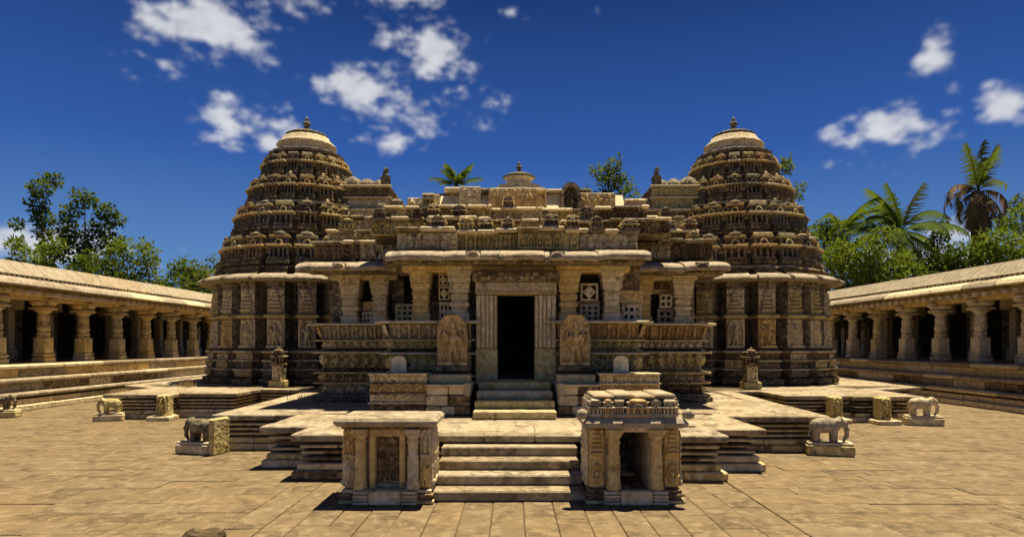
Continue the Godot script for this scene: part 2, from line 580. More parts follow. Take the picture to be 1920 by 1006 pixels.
# ---------------------------------------------------------------- bodies: tapered bones joined smoothly, meshed as surface nets
func bones_mesh(bones: Array, cell: float, blend: float) -> ArrayMesh:
	var lo := Vector3.INF
	var hi := -Vector3.INF
	for k in bones:
		for q in 2:
			var r: float = k[2 + q] + cell * 2.5
			lo = lo.min(k[q] - Vector3.ONE * r)
			hi = hi.max(k[q] + Vector3.ONE * r)
	var n := Vector3i(((hi - lo) / cell).ceil()) + Vector3i.ONE
	var f := PackedFloat32Array()
	f.resize(n.x * n.y * n.z)
	f.fill(1.0)
	for k in bones:
		var a: Vector3 = k[0]
		var c: Vector3 = k[1]
		var d := c - a
		var l2 := maxf(d.length_squared(), 1e-9)
		var big: float = maxf(k[2], k[3]) + blend + cell * 2.0
		var p0 := Vector3i(((a.min(c) - Vector3.ONE * big - lo) / cell).floor()).clamp(Vector3i.ZERO, n - Vector3i.ONE)
		var p1 := Vector3i(((a.max(c) + Vector3.ONE * big - lo) / cell).ceil()).clamp(Vector3i.ZERO, n - Vector3i.ONE)
		for z in range(p0.z, p1.z + 1):
			for y in range(p0.y, p1.y + 1):
				for x in range(p0.x, p1.x + 1):
					var p := lo + Vector3(x, y, z) * cell
					var t := clampf((p - a).dot(d) / l2, 0, 1)
					var v: float = (p - a - d * t).length() - lerpf(k[2], k[3], t)
					var i := (z * n.y + y) * n.x + x
					var o := f[i]
					var hh := maxf(blend - absf(o - v), 0.0) / blend
					f[i] = minf(o, v) - hh * hh * blend * 0.25
	var vert := {}
	var b := B()
	b.group = 1
	for z in n.z - 1:
		for y in n.y - 1:
			for x in n.x - 1:
				var i := (z * n.y + y) * n.x + x
				var cnt := 0
				var sum := Vector3.ZERO
				var inside := 0
				var vals := [f[i], f[i + 1], f[i + n.x], f[i + n.x + 1], f[i + n.x * n.y], f[i + n.x * n.y + 1], f[i + n.x * n.y + n.x], f[i + n.x * n.y + n.x + 1]]
				for q in 8:
					if vals[q] < 0.0:
						inside += 1
				if inside == 0 or inside == 8:
					continue
				for q in 8:
					for ax in [1, 2, 4]:
						if not (q & ax):
							var v0: float = vals[q]
							var v1: float = vals[q | ax]
							if (v0 < 0.0) != (v1 < 0.0):
								var t := v0 / (v0 - v1)
								var p := Vector3(q & 1, (q >> 1) & 1, (q >> 2) & 1)
								if ax == 1:
									p.x = t
								elif ax == 2:
									p.y = t
								else:
									p.z = t
								sum += p
								cnt += 1
				vert[i] = lo + (Vector3(x, y, z) + sum / cnt) * cell
	var step := [1, n.x, n.x * n.y]
	for i in vert.keys():
		for ax in 3:
			var u: int = step[(ax + 1) % 3]
			var w: int = step[(ax + 2) % 3]
			var s0 := f[i] < 0.0
			var s1 := f[i + step[ax]] < 0.0
			if s0 == s1 or not (vert.has(i - u) and vert.has(i - w) and vert.has(i - u - w)):
				continue
			if s0:
				b.quad(vert[i - u - w], vert[i - w], vert[i], vert[i - u])
			else:
				b.quad(vert[i - u - w], vert[i - u], vert[i], vert[i - w])
	return b.done()

# ---------------------------------------------------------------- towers
func star(r: float, d: float, y: float, points := 20) -> Array:
	var ring := []
	for i in points * 2:
		var a := PI * i / points
		var q := r if i % 2 == 0 else r - d
		ring.append(Vector3(sin(a) * q, y, cos(a) * q))
	return ring

const SPREAD := 0.93
# like a cog wheel: flat-fronted piers 2 * half wide that stand depth proud of the wall between them
func cog(r: float, depth: float, half: float, y: float, points := 20) -> Array:
	var ring := []
	for i in points:
		var a := TAU * i / points
		var out := Vector3(sin(a), 0, cos(a))
		var tan_ := Vector3(cos(a), 0, -sin(a))
		for q in [[-half, r - depth], [-half, r], [half, r], [half, r - depth]]:
			ring.append(out * q[1] + tan_ * q[0] + Vector3(0, y, 0))
	return ring

func cog_mesh(rows: Array, cap_low := true, cap_high := true) -> ArrayMesh:
	var b := B()
	var rings := []
	for s in rows:
		rings.append(cog(s[0] * SPREAD, s[1], s[2] * 0.96, s[3]))
	b.loft(rings, cap_low, cap_high)
	return b.done()

func star_mesh(rows: Array, cap_low := true, cap_high := true) -> ArrayMesh:
	var b := B()
	var rings := []
	for s in rows:
		rings.append(star(s[0], s[1], s[2]))
	b.loft(rings, cap_low, cap_high)
	return b.done()

# a miniature shrine: base, pilastered body, cornice, upper body with an arch, cornice, dome, vase finial; front towards +z
func aedicule_mesh(w: float, h: float, dep: float, v: int) -> Array:
	var b := B()
	var t := B()   # cornices, arch and finial: paler stone, sun on the ledges put into its colour
	var e := 0.015
	b.box(Vector3(-0.53 * w, 0, -0.2), Vector3(0.53 * w, 0.09 * h, dep), e)
	b.box(Vector3(-0.47 * w, 0.09 * h, -0.2), Vector3(0.47 * w, 0.13 * h, dep * 0.84))
	b.box(Vector3(-0.50 * w, 0.13 * h, -0.2), Vector3(0.50 * w, 0.18 * h, dep * 0.96), e)
	b.box(Vector3(-0.44 * w, 0.18 * h, -0.2), Vector3(0.44 * w, 0.50 * h, dep * 0.45))
	var posts := [-0.42, 0.42, -0.16, 0.16] if v != 1 else [-0.42, 0.42, -0.22, 0.0, 0.22]
	for x in posts:
		b.box(Vector3((x - 0.055) * w, 0.18 * h, 0), Vector3((x + 0.055) * w, 0.42 * h, dep * 0.86))
		b.box(Vector3((x - 0.085) * w, 0.40 * h, 0), Vector3((x + 0.085) * w, 0.46 * h, dep * 0.94), e)
	if v != 1:
		b.lathe([Vector2(0.03 * w, 0.18 * h), Vector2(0.08 * w, 0.24 * h), Vector2(0.05 * w, 0.31 * h), Vector2(0.06 * w, 0.36 * h), Vector2(0.01, 0.41 * h)], 6, Vector3(0, 0, dep * 0.5))
	# sloping cornice
	var rings := []
	for s in [[0.50, 0.46, 0.86], [0.585, 0.49, 1.12], [0.575, 0.52, 1.10], [0.46, 0.565, 0.80]]:
		var x0: float = s[0] * w
		var z1: float = s[2] * dep
		rings.append([Vector3(-x0, s[1] * h, z1), Vector3(x0, s[1] * h, z1), Vector3(x0, s[1] * h, -0.2), Vector3(-x0, s[1] * h, -0.2)])
	t.loft(rings, true, true)
	# horseshoe arch on the cornice
	var arch := []
	for k in 9:
		var a := PI * k / 8.0
		arch.append(Vector3(cos(a) * 0.17 * w, (0.53 + 0.15 * sin(a)) * h, dep * 0.92))
	var rad := []
	for k in 9:
		rad.append(0.05 * w)
	t.tube(arch, rad, 5)
	b.box(Vector3(-0.42 * w, 0.56 * h, -0.2), Vector3(0.42 * w, 0.74 * h, dep * 0.66), e)
	for x in [-0.36, 0.36]:
		b.box(Vector3((x - 0.07) * w, 0.56 * h, 0), Vector3((x + 0.07) * w, 0.74 * h, dep * 0.84), e)
	t.box(Vector3(-0.49 * w, 0.74 * h, -0.2), Vector3(0.49 * w, 0.80 * h, dep * 0.92), e)
	t.box(Vector3(-0.06 * w, 0.47 * h, -0.15), Vector3(0.06 * w, 0.945 * h, dep * 0.5))   # core that carries the trim
	if v == 2:   # wagon roof instead of a dome
		var low := []
		for q in [[0.44, 0.80, 0.84], [0.47, 0.83, 0.88], [0.42, 0.89, 0.76], [0.30, 0.935, 0.50]]:
			low.append([Vector3(-q[0] * w, q[1] * h, q[2] * dep), Vector3(q[0] * w, q[1] * h, q[2] * dep), Vector3(q[0] * w, q[1] * h, -0.1), Vector3(-q[0] * w, q[1] * h, -0.1)])
		b.loft(low, true, true)
		for x in [-0.2, 0.0, 0.2]:
			t.lathe([Vector2(0.05 * w, 0.93 * h), Vector2(0.075 * w, 0.96 * h), Vector2(0.0, 1.02 * h)], 6, Vector3(x * w, 0, dep * 0.3))
		t.box(Vector3(-0.22 * w, 0.90 * h, dep * 0.25), Vector3(0.22 * w, 0.938 * h, dep * 0.35))
		return [b.done(), t.done()]
	var c := Vector3(0, 0, dep * 0.45)
	b.lathe([Vector2(0.36 * w, 0.80 * h), Vector2(0.41 * w, 0.83 * h), Vector2(0.36 * w, 0.88 * h), Vector2(0.22 * w, 0.925 * h), Vector2(0.05 * w, 0.94 * h)], 8, c)
	t.lathe([Vector2(0.07 * w, 0.935 * h), Vector2(0.13 * w, 0.97 * h), Vector2(0.10 * w, 1.0 * h), Vector2(0.0, 1.06 * h)], 8, c)
	return [b.done(), t.done()]

func set_aedicule(parent: Node, called: String, meshes: Array, mat: String, trim: String, t: Transform3D) -> void:
	var o := part(called, meshes[0], mat, parent, t)
	part("cornice", meshes[1], trim, o)

# tower_meshes are shared by the towers
var shared := {}
func tower_meshes() -> void:
	for k in 5:
		shared["god%d" % k] = relief(0.70, 1.14, "gods", 0.7, 0.24, 0.03, 31 + k * 7)
	for k in 3:
		shared["turret%d" % k] = relief(0.66, 0.94, "shrines", 0.66, 0.24, 0.036, 11 + k)
		shared["beasts%d" % k] = relief(0.84, 0.24, "elephants", 0.42, 0.11, 0.03, 3 + k)
		shared["riders%d" % k] = relief(0.80, 0.24, "riders", 0.27, 0.11, 0.028, 5 + k)
		shared["scroll%d" % k] = relief(0.78, 0.22, "scroll", 0.26, 0.10, 0.028, 8 + k)
		shared["slim%d" % k] = relief(0.30, 1.1, "figures", 0.3, 0.15, 0.03, 77 + k)
	var tiers := [[3.20, 0.86, 1.50], [2.68, 0.74, 1.40], [2.14, 0.60, 1.24], [1.60, 0.46, 1.10]]
	for k in 4:
		for v in 3:
			shared["aedicule%d%d" % [k, v]] = aedicule_mesh(tiers[k][1], tiers[k][2], 0.60 - 0.05 * k, v)
			shared["recess%d%d" % [k, v]] = aedicule_mesh(tiers[k][1] * 0.38, tiers[k][2] * 0.80, 0.24, v)

func tower(label: String, x: float, deep: float, detail := true) -> Node3D:
	var o := thing("temple_tower", label, "temple tower", P(x, 0.815, deep), "star planned towers of the temple")
	var facing := atan2(-x, deep)
	var y0 := -0.815
	# base courses of the star plan: each pier carries its own run of mouldings
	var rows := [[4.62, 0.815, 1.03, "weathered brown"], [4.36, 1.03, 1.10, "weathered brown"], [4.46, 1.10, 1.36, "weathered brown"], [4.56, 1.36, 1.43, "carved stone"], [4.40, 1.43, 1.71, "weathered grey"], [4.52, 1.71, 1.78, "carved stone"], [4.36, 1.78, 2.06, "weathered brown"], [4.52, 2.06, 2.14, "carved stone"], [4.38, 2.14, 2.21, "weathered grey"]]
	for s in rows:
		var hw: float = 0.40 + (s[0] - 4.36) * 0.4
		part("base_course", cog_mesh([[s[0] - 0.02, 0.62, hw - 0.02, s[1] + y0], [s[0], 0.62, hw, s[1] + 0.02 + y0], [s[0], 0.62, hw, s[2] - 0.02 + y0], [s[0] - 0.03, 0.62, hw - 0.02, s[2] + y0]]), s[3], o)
	part("wall", cog_mesh([[4.14, 1.05, 0.36, 2.21 + y0], [4.14, 1.05, 0.36, 5.0 + y0]]), "weathered stone", o)  # dark weathered stone, with shade of the gaps between piers put into its colour
	part("string_course", cog_mesh([[4.18, 0.98, 0.39, 3.44 + y0], [4.36, 0.98, 0.45, 3.48 + y0], [4.38, 0.98, 0.46, 3.54 + y0], [4.20, 0.98, 0.39, 3.62 + y0]]), "carved olive", o)
	# stepped courses under and over the eave
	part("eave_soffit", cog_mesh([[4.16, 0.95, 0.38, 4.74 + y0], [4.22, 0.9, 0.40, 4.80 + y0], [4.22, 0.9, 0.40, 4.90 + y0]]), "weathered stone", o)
	part("eave", cog_mesh([[4.54, 0.30, 0.50, 4.91 + y0], [4.80, 0.22, 0.56, 4.93 + y0], [4.84, 0.22, 0.57, 5.00 + y0], [4.76, 0.22, 0.56, 5.08 + y0], [4.54, 0.24, 0.52, 5.17 + y0], [4.26, 0.26, 0.48, 5.23 + y0]]), "pale stone", o)
	part("upper_base", cog_mesh([[4.16, 0.40, 0.46, 5.23 + y0], [4.20, 0.40, 0.47, 5.30 + y0], [4.02, 0.40, 0.43, 5.33 + y0], [4.02, 0.40, 0.43, 5.40 + y0], [4.12, 0.40, 0.46, 5.43 + y0], [4.08, 0.40, 0.45, 5.50 + y0]]), "weathered brown", o)
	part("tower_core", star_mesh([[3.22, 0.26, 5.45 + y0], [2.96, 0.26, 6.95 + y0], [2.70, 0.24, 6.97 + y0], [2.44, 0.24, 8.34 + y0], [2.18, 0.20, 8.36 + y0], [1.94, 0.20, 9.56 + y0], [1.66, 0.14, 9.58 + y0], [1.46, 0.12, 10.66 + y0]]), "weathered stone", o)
	for k in 4:
		var r: float = [3.28, 2.76, 2.22, 1.68][k] + 0.30
		var y: float = [5.45, 6.95, 8.34, 9.56][k]
		part("tier_ledge", star_mesh([[r + 0.16, 0.22, y + 0.02 + y0], [r + 0.22, 0.22, y + 0.06 + y0], [r + 0.20, 0.22, y + 0.12 + y0], [r + 0.05, 0.20, y + 0.14 + y0]]), pick(["carved stone", "weathered brown"]), o)
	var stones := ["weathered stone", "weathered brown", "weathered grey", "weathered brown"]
	var trims := ["carved stone", "carved olive", "warm grey", "weathered stone", "carved brown", "warm stone"]
	for i in 20:
		var th := TAU * i / 20.0
		var off := absf(wrapf(th - facing, -PI, PI))
		if off > 2.15 or not detail and off > 0.1:
			continue
		var dir := Vector3(sin(th), 0, cos(th))
		if detail:
			var tang := Vector3(cos(th), 0, -sin(th))
			for f in [["figure_panel", "god%d", 5, 4.14, 2.24, 0.70, ["carved stone", "carved olive", "warm stone", "warm ochre"]], ["turret_relief", "turret%d", 3, 4.14, 3.64, 0.66, ["carved stone", "warm stone", "carved olive"]], ["frieze_panel", "beasts%d", 3, 4.46, 1.11, 0.84, ["carved brown", "weathered stone"]], ["frieze_panel", "riders%d", 3, 4.40, 1.45, 0.80, ["weathered stone", "carved olive"]], ["frieze_panel", "scroll%d", 3, 4.36, 1.80, 0.78, ["weathered brown", "carved stone"]]]:
				var tr := Transform3D(Basis(tang, Vector3.UP, dir), dir * (f[3] * SPREAD + 0.004) - tang * f[5] * 0.5 + Vector3(0, f[4] + y0, 0))
				part(f[0], shared[f[1] % (rng.randi() % f[2])], pick(f[6]), o, tr)
			# slim figures on the wall between the piers
			var tm0 := th + PI / 20.0
			var dm := Vector3(sin(tm0), 0, cos(tm0))
			var tn := Vector3(cos(tm0), 0, -sin(tm0))
			part("recess_figure", shared["slim%d" % (rng.randi() % 3)], pick(["weathered stone", "weathered brown"]), o, Transform3D(Basis(tn, Vector3.UP, dm), dm * (4.14 * SPREAD - 1.03) - tn * 0.15 + Vector3(0, 2.24 + y0, 0)))
		for k in 4:
			if not detail and k < 3:
				continue
			var y: float = [5.45, 6.95, 8.34, 9.56][k] + 0.10 + y0
			var r: float = [3.16, 2.66, 2.14, 1.62][k]
			var tr := Transform3D(Basis(Vector3.UP, th) * Basis(Vector3.RIGHT, -0.17), dir * r + Vector3(0, y, 0))
			set_aedicule(o, "miniature_shrine", shared["aedicule%d%d" % [k, rng.randi() % 3]], pick(stones), pick(trims), tr)
			var tm := th + PI / 20.0
			tr = Transform3D(Basis(Vector3.UP, tm) * Basis(Vector3.RIGHT, -0.17), Vector3(sin(tm), 0, cos(tm)) * (r + 0.02) + Vector3(0, y, 0))
			set_aedicule(o, "recess_shrine", shared["recess%d%d" % [k, rng.randi() % 3]], pick(stones), pick(trims), tr)
	# crowning dome
	var b := B()
	b.lathe([Vector2(1.438, 10.58 + y0), Vector2(1.565, 10.62 + y0), Vector2(1.620, 10.72 + y0), Vector2(1.547, 10.78 + y0), Vector2(1.474, 10.80 + y0), Vector2(1.638, 10.84 + y0), Vector2(1.656, 10.94 + y0), Vector2(1.511, 11.0 + y0), Vector2(1.256, 11.04 + y0)], 40, Vector3.ZERO, false, 20, 0.022)
	part("dome_collar", b.done(), "weathered stone", o)
	b = B()
	b.lathe([Vector2(1.238, 11.03 + y0), Vector2(1.183, 11.10 + y0), Vector2(1.192, 11.24 + y0), Vector2(1.238, 11.34 + y0)], 96, Vector3.ZERO, false, 32, 0.022)
	part("dome_drum", b.done(), "warm stone", o)
	b = B()
	var sl := 1.0 if detail else 0.62
	b.lathe([Vector2(1.219 * sl, 11.33 + y0), Vector2(1.310 * sl, 11.36 + y0), Vector2(1.310 * sl, 11.42 + y0), Vector2(1.201 * sl, 11.52 + y0), Vector2(1.037 * sl, 11.66 + y0), Vector2(1.0 * maxf(sl, 0.8), 11.78 + y0), Vector2(0.855, 11.84 + y0)], 64, Vector3.ZERO, true, 16, 0.012)
	part("dome_shell", b.done(), "carved stone", o)
	b = B()
	b.lathe([Vector2(0.837, 11.84 + y0), Vector2(0.928, 11.87 + y0), Vector2(0.919, 11.92 + y0), Vector2(0.764, 12.0 + y0), Vector2(0.501, 12.10 + y0), Vector2(0.255, 12.17 + y0), Vector2(0.16, 12.22 + y0), Vector2(0.13, 12.30 + y0)], 40, Vector3.ZERO, false, 20, 0.02)
	part("dome_cap", b.done(), "weathered grey", o)
	b = B()
	b.lathe([Vector2(0.13, 12.30 + y0), Vector2(0.07, 12.34 + y0), Vector2(0.15, 12.40 + y0), Vector2(0.18, 12.48 + y0), Vector2(0.14, 12.56 + y0), Vector2(0.06, 12.60 + y0), Vector2(0.10, 12.66 + y0), Vector2(0.09, 12.71 + y0), Vector2(0.03, 12.76 + y0), Vector2(0.0, 12.84 + y0)], 14)
	part("vase_finial", b.done(), "weathered stone", o)
	if not detail:
		return o
	# the nose: a stepped block that juts from the tower towards the middle of the temple
	var s := -signf(x)
	var nx0 := 1.4
	for q in [[5.2, 6.9, 4.7, 1.75], [6.9, 8.3, 4.3, 1.55], [8.3, 9.35, 4.05, 1.35]]:
		var x1: float = q[2]
		var z1: float = q[3]
		part("nose_block", box_mesh(Vector3(minf(s * nx0, s * x1), q[0] + y0, -z1), Vector3(maxf(s * nx0, s * x1), q[1] + y0, z1), 0.03), "weathered stone", o)
		var ax := Vector3(minf(s * nx0, s * x1), 0, z1 + 0.004)
		var cx := Vector3(maxf(s * nx0, s * x1), 0, z1 + 0.004)
		var hh: float = q[1] - q[0]
		var kinds := ["posts", "gables"]
		for f in 2:
			ax.y = q[0] + y0 + hh * (0.04 + 0.48 * f)
			cx.y = ax.y
			band(o, "nose_frieze", kinds[f], ax, cx, hh * 0.36, 0.42, 0.11, pick(["carved stone", "carved olive", "weathered brown"]), 0.04)
			ax.y += hh * 0.38
			cx.y = ax.y
			ledge(o, "nose_cornice", ax - Vector3(0.08, 0, 0), cx + Vector3(0.08, 0, 0), hh * 0.08, 0.16, pick(["carved stone", "warm stone"]))
		# end face
		var ea := Vector3(s * (x1 + 0.004), q[0] + y0 + 0.1, z1 if s > 0 else -z1)
		var ec := Vector3(s * (x1 + 0.004), q[0] + y0 + 0.1, -z1 if s > 0 else z1)
		band(o, "nose_frieze", "posts", ea, ec, hh * 0.8, 0.5, 0.11, "weathered brown", 0.05)
	# low passage that joins the tower to the hall, dark under its roof
	var px0 := 2.6
	var px1 := absf(x) - 5.25
	part("passage_roof", box_mesh(Vector3(minf(s * px0, s * px1), 4.86 + y0, -1.2), Vector3(maxf(s * px0, s * px1), 5.2 + y0, 6.6), 0.05), "weathered stone", o)
	part("passage_eave", box_mesh(Vector3(minf(s * px0, s * px1), 4.93 + y0, 6.55), Vector3(maxf(s * px0, s * px1), 5.12 + y0, 7.0), 0.06), "pale stone", o)
	part("passage_wall", box_mesh(Vector3(minf(s * px0, s * px1), y0 + 0.82, 1.2), Vector3(maxf(s * px0, s * px1), 4.87 + y0, 1.6)), "weathered stone", o)
	# worn domes and the crest figure along its ridge
	for q in [[2.3, 0.42, 0.5], [2.95, 0.34, 0.42], [3.45, 0.30, 0.36]]:
		b = B()
		b.lathe([Vector2(q[1] * 1.1, 0), Vector2(q[1] * 1.15, 0.08), Vector2(q[1], q[2] * 0.45), Vector2(q[1] * 0.7, q[2] * 0.8), Vector2(q[1] * 0.25, q[2]), Vector2(0, q[2] * 1.05)], 14, Vector3(s * q[0], 9.35 + y0, 0.75), true, 7, 0.05)
		part("ridge_dome", b.done(), "weathered stone", o)
	part("crest_figure", shared["crest"], "weathered grey", o, Transform3D(Basis(Vector3.UP, s * 0.5), Vector3(s * 3.78, 9.35 + y0, 1.0)))
	part("crest_block", box_mesh(Vector3(minf(s * 4.06, s * 4.6), 8.25 + y0, 0.2), Vector3(maxf(s * 4.06, s * 4.6), 8.78 + y0, 1.4), 0.12), "weathered stone", o)
	return o

# ---------------------------------------------------------------- hall
func carved_parapet(o: Node3D, a: Vector3, c: Vector3, fine: float) -> void:
	# bands of beasts, riders, scrolls and figures from the platform up to the railing
	var w := (c - a).normalized()
	var up := func(y: float) -> Array: return [Vector3(a.x, y, a.z), Vector3(c.x, y, c.z)]
	var y0 := a.y
	var rows := [
		["ledge", 0.0, 0.13, 0.28, "weathered grey"], ["ledge", 0.13, 0.075, 0.23, "weathered stone"],
		["elephants", 0.21, 0.27, 0.34, "weathered brown"], ["ledge", 0.49, 0.05, 0.23, "carved brown"],
		["riders", 0.55, 0.21, 0.24, "carved brown"], ["ledge", 0.77, 0.05, 0.24, "carved olive"],
		["scroll", 0.82, 0.12, 0.16, "weathered brown"],
		["figures", 0.95, 0.37, 0.27, "carved olive"], ["ledge", 1.33, 0.06, 0.26, "carved stone"],
		["beads", 1.40, 0.07, 0.09, "weathered brown"],
		["shrines", 1.47, 0.20, 0.22, "carved stone"], ["ledge", 1.67, 0.045, 0.20, "carved olive"],
		["posts", 1.72, 0.38, 0.24, "carved brown"], ["ledge", 2.10, 0.07, 0.36, "warm stone"]]
	for r in rows:
		var p: Array = up.call(y0 + r[1])
		if r[0] == "ledge":
			ledge(o, "moulding", p[0] - w * r[3] * 0.6, p[1] + w * r[3] * 0.6, r[2], r[3], r[4], 0.02, 0.3)
		else:
			var lean := 0.13 if r[0] == "posts" else 0.0
			band(o, "%s_frieze" % {"elephants": "elephant", "riders": "rider", "scroll": "scroll", "figures": "figure", "beads": "bead", "shrines": "shrine", "posts": "railing"}[r[0]], r[0], p[0], p[1], r[2], r[3], 0.19, pick([r[4], r[4], "carved stone", "carved olive"]), fine, lean)

func pillar_mesh(w: float, h: float, v: int) -> ArrayMesh:
	var b := B()
	var e := 0.02
	var hw := w * 0.5
	b.box(Vector3(-hw, 0, -hw), Vector3(hw, 0.16 * h, hw), e)
	var y := 0.16 * h
	var sizes := [0.86, 0.98, 0.80, 0.92, 0.84, 1.0, 0.86] if v == 0 else [0.80, 0.84, 0.96, 0.80, 0.88, 0.80, 1.02]
	for k in 7:
		var hh: float = h * [0.075, 0.03, 0.085, 0.035, 0.10, 0.03, 0.055][k]
		b.box(Vector3(-hw * sizes[k], y, -hw * sizes[k]), Vector3(hw * sizes[k], y + hh, hw * sizes[k]), e)
		y += hh
	# capital: steps that widen upwards
	for k in 4:
		var hh: float = (h - y) / (4 - k)
		var q: float = [1.02, 1.12, 1.22, 1.36][k]
		var rings := []
		for s in [[q - 0.10, 0.0], [q, 0.35], [q + 0.02, 0.9], [q - 0.06, 1.0]]:
			var x: float = hw * s[0]
			rings.append([Vector3(-x, y + hh * s[1], x), Vector3(x, y + hh * s[1], x), Vector3(x, y + hh * s[1], -x), Vector3(-x, y + hh * s[1], -x)])
		b.loft(rings, true, true)
		y += hh
	return b.done()

# a pierced stone screen with real holes
func screen_mesh(w: float, h: float, nx: int, ny: int, solid := 0.42, thick := 0.07) -> ArrayMesh:
	var b := B()
	var px := w / (nx + solid)
	var py := h / (ny + solid)
	for i in nx + 1:
		b.box(Vector3(i * px, 0, -thick), Vector3(i * px + px * solid, h, 0))
	for j in ny + 1:
		for i in nx:
			b.box(Vector3(i * px + px * solid, j * py, -thick), Vector3((i + 1) * px, j * py + py * solid, -0.003))
	# corner fillets round the holes off
	for i in nx:
		for j in ny:
			var x0 := i * px + px * solid
			var x1 := (i + 1) * px
			var y0 := j * py + py * solid
			var y1 := (j + 1) * py
			var f := 0.3 * minf(x1 - x0, y1 - y0)
			for q in [[x0, y0, 1, 1], [x1, y0, -1, 1], [x1, y1, -1, -1], [x0, y1, 1, -1]]:
				var a := Vector3(q[0], q[1], -0.006)
				var bb := a + Vector3(f * q[2], 0, 0)
				var cc := a + Vector3(0, f * q[3], 0)
				if q[2] * q[3] > 0:
					b.tri(a, bb, cc)
				else:
					b.tri(a, cc, bb)
				var d := Vector3(0, 0, -thick + 0.01)
				if q[2] * q[3] > 0:
					b.quad(bb, bb + d, cc + d, cc)
				else:
					b.quad(cc, cc + d, bb + d, bb)
	return b.done()

func diamond_screen(w: float, h: float, thick := 0.07) -> ArrayMesh:
	var b := B()
	var t := 0.22
	var x0 := w * t * 0.5
	var x1 := w - x0
	var y0 := h * t * 0.5
	var y1 := h - y0
	b.box(Vector3(0, 0, -thick), Vector3(x0, h, 0))
	b.box(Vector3(x1, 0, -thick), Vector3(w, h, 0))
	b.box(Vector3(x0, 0, -thick), Vector3(x1, y0, 0))
	b.box(Vector3(x0, y1, -thick), Vector3(x1, h, 0))
	# a solid lozenge in the middle leaves four corner holes
	var m := Vector3(w * 0.5, h * 0.5, 0)
	var pts := [Vector3(x0, m.y, 0), Vector3(m.x, y0, 0), Vector3(x1, m.y, 0), Vector3(m.x, y1, 0)]
	b.quad(pts[0] - Vector3(0, 0, 0.004), pts[1] - Vector3(0, 0, 0.004), pts[2] - Vector3(0, 0, 0.004), pts[3] - Vector3(0, 0, 0.004))
	var d := Vector3(0, 0, -thick)
	for k in 4:
		b.quad(pts[k] + d, pts[(k + 1) % 4] + d, pts[(k + 1) % 4] - Vector3(0, 0, 0.004), pts[k] - Vector3(0, 0, 0.004))
	return b.done()

func eave_mesh(w: float, sag: float, seed_: int) -> ArrayMesh:
	# sloping slab with a rounded lip; x from 0 to w, wall at z = 0, overhang towards +z
	var b := B()
	var prof := [Vector2(-0.30, 0.02), Vector2(0.30, 0.02), Vector2(0.70, -0.02), Vector2(0.90, -0.10), Vector2(0.97, -0.10), Vector2(0.99, 0.0), Vector2(0.90, 0.07), Vector2(0.60, 0.16), Vector2(0.10, 0.24), Vector2(-0.30, 0.25)]
	var n := maxi(2, int(w / 0.25))
	var nz := FastNoiseLite.new()
	nz.seed = seed_
	nz.frequency = 0.9
	b.group = 2
	for i in n:
		for k in prof.size():
			var j := (k + 1) % prof.size()
			var pts := []
			for q in [[i, k], [i + 1, k], [i + 1, j], [i, j]]:
				var x: float = w * q[0] / n
				var pr: Vector2 = prof[q[1]]
				var edge := minf(x, w - x)
				var rnd := 0.03 * clampf(1.0 - edge / 0.12, 0, 1)
				var wob := nz.get_noise_1d(x) * 0.03
				pts.append(Vector3(x, pr.y + (wob - sag * sin(PI * x / w) - rnd * 0.4) * clampf(pr.x * 2.0, 0, 1), pr.x * (1.0 - rnd) + wob))
			b.quad(pts[0], pts[3], pts[2], pts[1])
	var lo := []
	var hi := []
	for p in prof:
		lo.append(Vector3(0, p.y - 0.01 * clampf(p.x * 2.0, 0, 1), p.x * 0.97))
		hi.append(Vector3(w, p.y - 0.01 * clampf(p.x * 2.0, 0, 1), p.x * 0.97))
	b.group = -1
	for k in range(1, prof.size() - 1):
		b.tri(lo[0], lo[k + 1], lo[k])
		b.tri(hi[0], hi[k], hi[k + 1])
	return b.done()

func eave(o: Node3D, a: Vector3, c: Vector3, seed_: int) -> void:
	# long slabs laid end to end, each a little out of line with the next
	var whole := (c - a).length()
	var n := maxi(2, int(round(whole / 1.35)))
	var fr := along(a, c)
	var x := 0.0
	for k in n:
		var l := whole / n * rng.randf_range(0.85, 1.15) if k < n - 1 else whole - x
		var t := fr
		t.origin += fr.basis.x * (x + 0.006) + Vector3(0, rng.randf_range(-0.03, 0.02), 0) + fr.basis.z * rng.randf_range(-0.05, 0.03)
		var w := l - 0.012
		var e := part("eave_slab", eave_mesh(w, 0.0, seed_ + k), pick(["pale stone", "pale stone", "deck 2"]), o, t)
		if k % 2 == seed_ % 2 or rng.randf() < 0.4:
			var bx := clampf(w * rng.randf(), 0.2, w - 0.2)
			part("arch_boss", relief(0.36, 0.20, "gables", 0.36, 0.10, 0.025, 40 + k), pick(["carved stone", "pale stone", "weathered stone"]), e, Transform3D(Basis(Vector3.RIGHT, -0.2), Vector3(bx - 0.18, -0.08, 0.985)))
		x += l
	part("soffit_course", box_mesh(Vector3(0.05, -0.10, -0.3), Vector3(whole - 0.05, 0.0, 0.28), 0.03), "weathered stone", o, fr)

